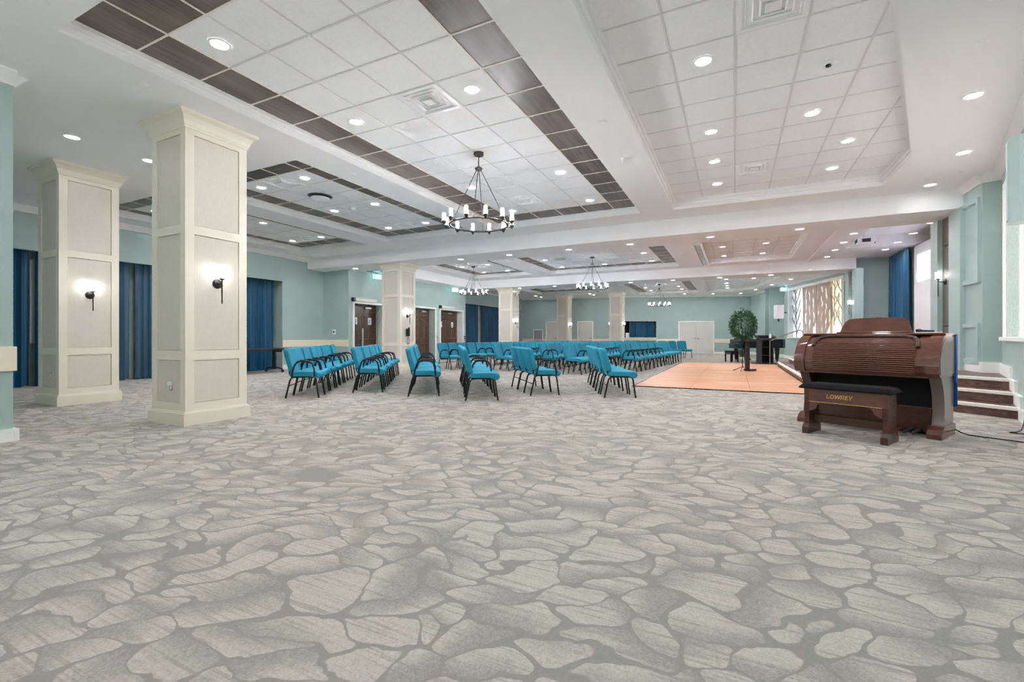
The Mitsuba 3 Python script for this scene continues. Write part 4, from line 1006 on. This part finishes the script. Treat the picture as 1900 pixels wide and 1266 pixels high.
chair_row([(-.25, 14.75), (2.1, 20.3), (4.9, 25.0), (8.2, 26.2)], 20, 'fourth row under the middle chandelier', lambda i: () if i < 1 else (1, -1) if i % 2 else (), .03, seed=14)
chair_row([(-2.1, 15.3), (-.35, 18.5), (1.3, 22.4), (3.9, 26.3)], 22, 'back row before the exit doors', lambda i: (1, -1) if i in (0, 1, 4, 5) else (), .02, seed=15)

# ---------------------------------------------------------------- organ and bench
ex = np.array([.885, -.465, 0]); ex /= np.linalg.norm(ex); ey = np.array([-ex[1], ex[0], 0])
OA = mat((.79 + .02, 6.93, 0), ex, ey)
def org(m): return tr(m, OA)
t = thing('electric_organ', 'glossy brown wooden organ with a ribbed roll-top cover, at right', 'organ')
W = 1.26
# console side profile in (y, z)
prof = [(-.10, .655), (-.145, .70), (-.165, .78), (-.150, .86), (-.105, .95), (-.04, 1.03), (.05, 1.09), (.15, 1.118), (.56, 1.125), (.56, .655)]
def prof_mesh(pr, x0, x1): 
    P_ = Polygon(pr); m_ = extrude(P_, x1 - x0)
    return tr(m_, mat((x0, 0, 0), (0, 1, 0), (0, 0, 1), (1, 0, 0)))
ins = list(Polygon(prof).buffer(-.035, join_style=1).exterior.coords)[:-1]
add('console', org(prof_mesh(ins, .10, W - .10)), 'm_organ_dark', t)
for x0, x1 in ((-.06, .05), (W - .05, W + .06)):
    k = add('cheek', org(prof_mesh(prof, x0, x1)), 'm_organ', t, 20)
    add('side_panel', org(prof_mesh(list(Polygon(prof).buffer(-.03).exterior.coords)[:-1], x0 - .004, x0 + .002) if x0 < 0 else prof_mesh(list(Polygon(prof).buffer(-.03).exterior.coords)[:-1], x1 - .002, x1 + .004)), 'm_organ_side', k)
    xi = (x1, x1 + .09) if x0 < 0 else (x0 - .09, x0)
    add('roll_guide', org(prof_mesh(list(Polygon(prof).buffer(-.018).exterior.coords)[:-1], *xi)), 'm_organ', k, 20)
add('top_board', org(bx(-.06, W + .06, .12, .57, 1.112, 1.135, .008)), 'm_organ', t)
add('front_cornice', org(tube([(.13, -.075, .98), (.14, -.02, 1.045), (.18, .04, 1.085), (.26, .075, 1.10), (W - .26, .075, 1.10), (W - .18, .04, 1.085), (W - .14, -.02, 1.045), (W - .13, -.075, .98)], .022, 8)), 'm_organ_dark', t, True)
add('roll_backing', org(prof_mesh(list(Polygon(prof).buffer(-.030).exterior.coords)[:-1], .12, W - .12)), 'm_cloth_black', t)
path_ = np.array([(-.085, .66), (-.128, .70), (-.148, .78), (-.134, .86), (-.092, .945), (-.03, 1.02), (.06, 1.075)])
cum = np.r_[0, np.cumsum(np.linalg.norm(np.diff(path_, axis=0), axis=1))]
nsl = 22
for i in range(nsl):
    s = cum[-1] * (i + .5) / nsl
    y, z = np.interp(s, cum, path_[:, 0]), np.interp(s, cum, path_[:, 1])
    add('roll_slat', org(tube([(.14, y + .004, z), (W - .14, y + .004, z)], cum[-1] / nsl * .47, 10)), 'm_organ', t, True)
add('lower_rail', org(bx(.03, W - .03, -.095, .0, .645, .675, .008)), 'm_organ', t)
add('knee_cloth', org(bx(.06, W - .06, .22, .24, .30, .66)), 'm_cloth_black', t)
add('knee_panel', org(bx(.06, W - .06, .17, .24, .03, .305, .006)), 'm_organ_dark', t)
add('panel_bead', org(bx(.06, W - .06, .160, .175, .298, .31)), 'm_organ', t)
add('back_panel', org(bx(.0, W, .50, .55, .03, 1.11)), 'm_organ_dark', t)
for x0 in (-.05, W - .05):
    k = add('leg_side', org(prof_mesh([(-.01, .66), (.02, .60), (.08, .52), (.12, .40), (.13, .28), (.10, .14), (.06, .11), (.42, .11), (.52, .14), (.55, .66)], x0, x0 + .10)), 'm_organ_dark' if x0 < 0 else 'm_organ_side', t, 20)
    add('foot', org(prof_mesh([(-.06, .0), (.55, .0), (.56, .10), (.54, .125), (.06, .125), (-.02, .095), (-.06, .05)], x0 - .012, x0 + .112)), 'm_organ', k, 20)
k = add('music_rest', org(prof_mesh([(.19, 1.135), (.28, 1.33), (.30, 1.33), (.24, 1.135)], .24, 1.12)), 'm_organ', t)
mr = Polygon([(.33, 0), (1.03, 0), (.99, .13), (.955, .168), (.90, .18), (.68, .19), (.46, .18), (.405, .168), (.37, .13)])
scene.pop(k); k = add('music_rest', org(tr(extrude(mr, .022), mat((0, .20, 1.14), (1, 0, 0), (0, .34, .94), (0, -.94, .34)))), 'm_organ', t)
add('ledge', org(bx(.31, 1.05, .13, .21, 1.135, 1.152, .006)), 'm_organ', k)
tm = meshkit.text_mesh('LOWREY', .022, .001, True); tm.apply_translation((-tm.bounds[1][0] / 2, 0, 0))
add('nameplate', org(tr(tm, mat((.68, .192, 1.157), (1, 0, 0), (0, .34, .94), (0, -.94, .34)))), 'm_white', k)
for i in range(13): add('pedal', org(bx(.20 + .075 * i, .225 + .075 * i, -.18 + (.10 if i in (1, 3, 6, 8, 10) else 0), .18, .045, .075, .006)), 'm_organ_dark' if i in (1, 3, 6, 8, 10) else 'm_charcoal', t)
cl = add('sheet_music', org(tr(bx(0, .22, 0, .16, 0, .012, .002), rotz(.2, (1.04, .30, 1.136)))), 'm_white'); tag(cl, 'white sheet music pad lying on the right end of the organ top', 'paper')
cl = add('microphone', org(tube([(1.02, .40, 1.165), (1.05, .39, 1.162), (1.07, .38, 1.16), (1.18, .36, 1.158)], [.018, .022, .013, .010], 10)), 'm_black', None, True); tag(cl, 'small black microphone lying on the organ beside the sheet music', 'microphone')
cl = add('blue_cloth', org(cat(bx(.9, W + .075, .565, .585, .30, 1.12), bx(W + .055, W + .075, .50, .585, .58, 1.11))), 'm_blue_cloth'); tag(cl, 'bright blue cloth hanging down the back corner of the organ', 'cloth')

t = thing('organ_bench', 'brown wooden organ bench with a black tufted cushion and gold lettering', 'bench')
BA = mat((.70, 6.10, 0), ex, ey)
def ben(m): return tr(m, BA)
BW = .765
for x0 in (0, BW - .05):
    k = add('leg', ben(bx(x0, x0 + .05, .03, .30, .10, .50, .004)), 'm_organ_dark', t)
    add('foot', ben(prof_mesh([(-.01, 0), (.34, 0), (.34, .07), (.30, .11), (.03, .11), (-.01, .07)], x0 - .006, x0 + .056)), 'm_organ_dark', k)
fr_ = Polygon([(.0, .36), (BW, .36), (BW, .51), (0, .51)])
add('apron', ben(tr(extrude(fr_, .02), mat((0, .05, 0), (1, 0, 0), (0, 0, 1), (0, -1, 0)))), 'm_organ', t)
add('back_apron', ben(bx(0, BW, .28, .30, .36, .51)), 'm_organ_dark', t)
for s in (0, 1):
    c_ = Polygon([(.05, .36), (.16, .36), (.13, .33), (.12, .29), (.07, .26), (.05, .26)])
    if s: c_ = shapely.affinity.scale(c_, -1, 1, origin=(BW / 2, 0))
    add('corner_bracket', ben(tr(extrude(c_, .02), mat((0, .05, 0), (1, 0, 0), (0, 0, 1), (0, -1, 0)))), 'm_organ', t)
add('stretcher', ben(bx(.05, BW - .05, .15, .18, .12, .21, .004)), 'm_organ_dark', t)
add('gold_line', ben(bx(.052, BW - .052, .026, .031, .362, .368)), 'm_gold', t)
tm = meshkit.text_mesh('LOWREY', .042, .002, True); tm.apply_translation((-tm.bounds[1][0] / 2, 0, 0)); tm.vertices[:, 0] += .18 * tm.vertices[:, 1]
add('lettering', ben(tr(tm, mat((BW * .44, .029, .415), (1, 0, 0), (0, 0, 1), (0, -1, 0)))), 'm_gold', t)
def cushion(w, d, h, nx=28, ny=12):
    X, Y = np.meshgrid(np.linspace(-1, 1, nx + 1), np.linspace(-1, 1, ny + 1), indexing='ij')
    e = np.clip(1 - np.maximum(np.abs(X) ** 10, np.abs(Y) ** 6), 0, 1) ** .5
    tuft = sum(np.exp(-(((X - bx_) * w / 2 / .035) ** 2 + ((Y - by_) * d / 2 / .035) ** 2)) for bx_ in (-.75, -.45, -.15, .15, .45, .75) for by_ in (-.3, .3))
    Z = h * (.25 + .75 * e) - .018 * tuft
    v = np.stack([X * w / 2, Y * d / 2, Z], -1).reshape(-1, 3); f = []
    for i in range(nx):
        for j in range(ny):
            a = i * (ny + 1) + j; f += [(a, a + ny + 1, a + ny + 2), (a, a + ny + 2, a + 1)]
    b = np.array([(sx * w / 2, sy * d / 2, 0) for sx, sy in ((-1, -1), (1, -1), (1, 1), (-1, 1))])
    skirt = bx(-w / 2, w / 2, -d / 2, d / 2, 0, h * .27, .004)
    return cat(trimesh.Trimesh(v, f, process=False), skirt)
add('cushion', ben(tr(cushion(BW + .08, .36, .062), mat((BW / 2, .165, .51), (1, 0, 0), (0, 1, 0)))), 'm_seat_black', t, 50)
cz = np.array([(2.22, 6.80, .06), (2.30, 6.76, .012), (2.40, 6.66, .008), (2.6, 6.55, .008), (2.8, 6.40, .008), (2.86, 6.20, .008)])
from scipy.interpolate import make_interp_spline
cs = make_interp_spline(np.arange(len(cz)), cz, 3)(np.linspace(0, len(cz) - 1, 40)); cs[:, 2] = np.maximum(cs[:, 2], .007)
k = add('power_cord', tube(cs, .006, 6), 'm_black', None, True); tag(k, 'thin black power cord trailing right from the organ foot across the carpet', 'cord')
cz = np.array([(3.28, 7.98, .40), (3.22, 7.80, .20), (3.02, 7.40, .012), (2.86, 7.15, .008), (2.80, 7.10, .008), (2.90, 7.05, .008), (3.02, 6.95, .008)])
cs = make_interp_spline(np.arange(len(cz)), cz, 3)(np.linspace(0, len(cz) - 1, 40)); cs[:, 2] = np.maximum(cs[:, 2], .007)
k = add('power_cord', tube(cs, .006, 6), 'm_black', None, True); tag(k, 'black cord looping down from the right wall onto the carpet', 'cord')

# ---------------------------------------------------------------- lectern, piano, stands, plant, handrail
t = thing('lectern', 'black wooden lectern with open shelves, at the far edge of the dance floor', 'lectern')
la = math.radians(26); LA = mat((1.10, 21.05, 0), (math.cos(la), math.sin(la), 0), (-math.sin(la), math.cos(la), 0))
def lec(m): return tr(m, LA)
add('base', lec(bx(-.42, .42, -.30, .30, 0, .035, .008)), 'm_charcoal', t)
for x in (-.24, .22): add('side_panel', lec(bx(x, x + .02, -.20, .20, .035, .98)), 'm_charcoal', t)
add('front_panel', lec(bx(-.24, .24, .18, .20, .035, .98)), 'm_black', t)
for z in (.035, .34, .66, .95): add('shelf', lec(bx(-.22, .22, -.20, .18, z, z + .02)), 'm_charcoal', t)
dk = Polygon([(-.36, 0), (.36, 0), (.26, .18), (-.26, .18)])
add('top', lec(cat(tr(bx(-.30, .30, -.26, .24, 0, .025, .004), mat((0, 0, 1.02), (1, 0, 0), (0, .97, .2), (0, -.2, .97))), bx(-.27, .27, .10, .12, .98, 1.16))), 'm_black', t)
for s in (-1, 1): add('wing', lec(tr(bx(-.01, .01, -.20, .20, 0, .13), mat((s * .30, 0, 1.03), (1, 0, 0), (0, .97, .22), (s * .35, -.2, .9)))), 'm_charcoal', t)
k = add('sanitizer_bottle', lec(tr(lathe([(.0005, 0), (.045, 0), (.048, .02), (.048, .13), (.03, .16), (.012, .17), (.012, .22), (.0005, .225)], 16), mat((.16, -.1, 1.045), (1, 0, 0), (0, 1, 0)))), 'm_white', None, 30); tag(k, 'small clear-white pump bottle standing on the lectern top', 'bottle')

t = thing('grand_piano', 'black grand piano behind the lectern', 'piano')
pa = math.radians(20); PA = mat((.95, 22.9, 0), (math.cos(pa), math.sin(pa), 0), (-math.sin(pa), math.cos(pa), 0))
def pno(m): return tr(m, PA)
def smooth_poly(pts, n=8):
    p = np.array(pts, float)
    return p
out = [(-.95, -.72), (-.95, .72), (-.55, .74), (-.2, .72), (.1, .60), (.32, .40), (.50, .22), (.70, .10), (.86, -.06), (.93, -.28), (.88, -.52), (.72, -.68), (.5, -.72)]
add('case', pno(prism(Polygon(out), .62, .97)), 'm_gloss_black', t, 30)
add('lid', pno(prism(Polygon(out).buffer(.015), .972, .992)), 'm_gloss_black', t, 30)
add('key_slip', pno(bx(-1.0, -.94, -.74, .74, .58, .80, .01)), 'm_gloss_black', t)
add('keyboard', pno(bx(-.96, -.82, -.62, .62, .72, .745)), 'm_white', t)
for x, y in ((-.75, -.55), (-.75, .55), (.62, -.35)):
    l = add('leg', pno(tr(loft([np.c_[rrect(2 * a, 2 * a, a * .4, 2), np.full(12, z)] for a, z in ((.045, .10), (.05, .12), (.075, .42), (.085, .55), (.085, .63))]), mat((x, y, 0), (1, 0, 0), (0, 1, 0)))), 'm_gloss_black', t)
    add('caster', pno(tr(lathe([(.0005, -.02), (.045, -.02), (.05, 0), (.045, .02), (.0005, .02)], 14), mat((x, y, .05), (0, 1, 0), (0, 0, 1), (1, 0, 0)))), 'm_bronze', l, 30)
    add('collar', pno(bx(x - .05, x + .05, y - .04, y + .04, .08, .12)), 'm_gloss_black', l)
add('pedal_lyre', pno(cat(bx(-.45, -.42, -.12, -.08, .12, .62), bx(-.45, -.42, .08, .12, .12, .62), bx(-.50, -.38, -.16, .16, .08, .14))), 'm_gloss_black', t)
t = thing('piano_bench', 'black piano bench with a padded seat beside the grand piano', 'bench')
PB = mat((-.12, 22.0, 0), (math.cos(pa), math.sin(pa), 0), (-math.sin(pa), math.cos(pa), 0))
add('seat', tr(bx(-.18, .18, -.38, .38, .42, .49, .02), PB), 'm_seat_black', t); add('apron', tr(bx(-.16, .16, -.36, .36, .34, .42), PB), 'm_gloss_black', t)
for sx in (-1, 1):
    for sy in (-1, 1): add('leg', tr(bx(sx * .14 - .025, sx * .14 + .025, sy * .33 - .025, sy * .33 + .025, 0, .35, .004), PB), 'm_gloss_black', t)

t = thing('pedestal_stand', 'dark wood pedestal stand with a flat top on the dance floor', 'stand')
SX, SY = .36, 16.15
sA = mat((SX, SY, .02), (math.cos(YAW), math.sin(YAW), 0), (-math.sin(YAW), math.cos(YAW), 0))
add('post', tr(cat(bx(-.055, .055, -.05, .05, .03, .93, .006)), sA), 'm_table', t)
add('top', tr(bx(-.34, .36, -.22, .22, .93, .965, .006), sA), 'm_table', t)
add('lip', tr(bx(-.34, .36, -.24, -.21, .93, .99), sA), 'm_charcoal', t)
add('base', tr(cat(bx(-.10, .28, -.03, .03, 0, .06, .01), tr(bx(-.2, .2, -.03, .03, 0, .055, .01), rotz(1.57))), sA), 'm_table', t)
t = thing('microphone_stand', 'black tripod microphone stand with a long raised boom', 'microphone stand')
mA = mat((SX - .16 * math.cos(YAW) , SY - .16 * math.sin(YAW) - .28, .02), (math.cos(YAW), math.sin(YAW), 0), (-math.sin(YAW), math.cos(YAW), 0))
add('pole', tr(tube([(0, 0, .12), (0, 0, .86)], .012, 8), mA), 'm_black', t, True)
add('boom', tr(tube([(-.36, 0, .76), (0, 0, .99), (.30, 0, 1.23)], .007, 6), mA), 'm_black', t, True)
add('boom_weight', tr(tube([(-.36, 0, .76), (-.30, 0, .80)], .016, 8), mA), 'm_black', t, True)
add('clutch', tr(bx(-.025, .025, -.025, .025, .84, 1.0, .008), mA), 'm_black', t)
for k_ in range(3):
    a = 2.0 + k_ * 2.094; add('leg', tr(tube([(0, 0, .15), (.14 * math.cos(a), .14 * math.sin(a), .09), (.33 * math.cos(a), .33 * math.sin(a), .012)], .010, 6), mA), 'm_black', t, True)
k = add('cable', tr(tube([(0, -.02, .9), (-.10, -.03, .80), (-.13, -.03, .6), (-.08, -.02, .42), (-.02, -.02, .3), (0, -.03, .15)], .005, 6), mA), 'm_black', t, True)

t = thing('potted_tree', 'bushy green potted tree in the far right corner', 'plant')
TX, TY = .42, 28.1
add('pot', lathe([(.0005, 0), (.17, 0), (.22, .38), (.23, .40), (.20, .40), (.19, .35), (.0005, .35)], 24), 'm_charcoal', t, 30, T().translate([TX, TY, 0]))
for k_ in range(3): add('trunk', tube([(TX + .04 * math.cos(k_ * 2.1), TY + .04 * math.sin(k_ * 2.1), .34), (TX + .06 * math.cos(k_ * 2.1 + 1), TY + .06 * math.sin(k_ * 2.1 + 1), .8), (TX + .12 * math.cos(k_ * 2.1 + 2), TY + .12 * math.sin(k_ * 2.1 + 2), 1.5), (TX + .2 * math.cos(k_ * 2.1 + 2), TY + .2 * math.sin(k_ * 2.1 + 2), 2.1)], [.022, .02, .015, .008], 7), 'm_trunk', t, True)
rl = np.random.default_rng(9); vs, fs, cols = [], [], []
NL = 2600
for i in range(NL):
    u = rl.normal(size=3); u /= np.linalg.norm(u); rr = rl.uniform(.45, 1) ** .5
    c = np.array([TX, TY, 1.72]) + u * rr * np.array([.68, .68, .86]) * (1 + .12 * math.sin(5 * math.atan2(u[1], u[0])) * abs(u[2]))
    if c[2] < 1.25 and math.hypot(c[0] - TX, c[1] - TY) > .55 - .3 * (1.25 - c[2]): c[:2] = (TX, TY) + (c[:2] - (TX, TY)) * .7
    d = u + rl.normal(size=3) * .6 - np.array([0, 0, .5]); d /= np.linalg.norm(d)
    s = np.cross(d, rl.normal(size=3)); s /= np.linalg.norm(s); n_ = np.cross(d, s)
    l, w_ = rl.uniform(.10, .15), rl.uniform(.022, .034)
    b = len(vs) * 6
    vs.append(np.array([c, c + d * l * .35 + s * w_ + n_ * .008, c + d * l * .35 - s * w_ + n_ * .008, c + d * l * .4, c + d * l, c + d * l * .7 + n_ * .006]))
    fs += [(b, b + 3, b + 1), (b, b + 2, b + 3), (b + 1, b + 3, b + 4), (b + 3, b + 2, b + 4)]
    g = rl.uniform(.5, 1.2); cols.append(np.tile(np.array([.035, .10, .035]) * g + (rl.random() < .12) * np.array([.05, .07, .02]), (6, 1)))
k = add('foliage', trimesh.Trimesh(np.vstack(vs), np.array(fs), process=False), 'm_leaf', t, False, color=np.vstack(cols))
labels[k] = {'kind': 'stuff', 'label': 'dense dark green leaves'}
t = thing('handrail', 'bent metal handrail at the far end of the stage steps', 'handrail')
hp_ = [(1.25, 20.55, .93), (1.55, 19.95, 1.10), (1.95, 19.5, 1.28), (2.06, 19.35, 1.33), (2.14, 19.25, 1.33), (2.19, 19.18, 1.28), (2.2, 19.15, 1.15), (2.2, 19.15, .48)]
add('rail', tube(hp_, .020, 8), 'm_steel', t, True); add('post', tube([(1.25, 20.55, .93), (1.25, 20.55, .0)], .016, 8), 'm_steel', t, True)
del M
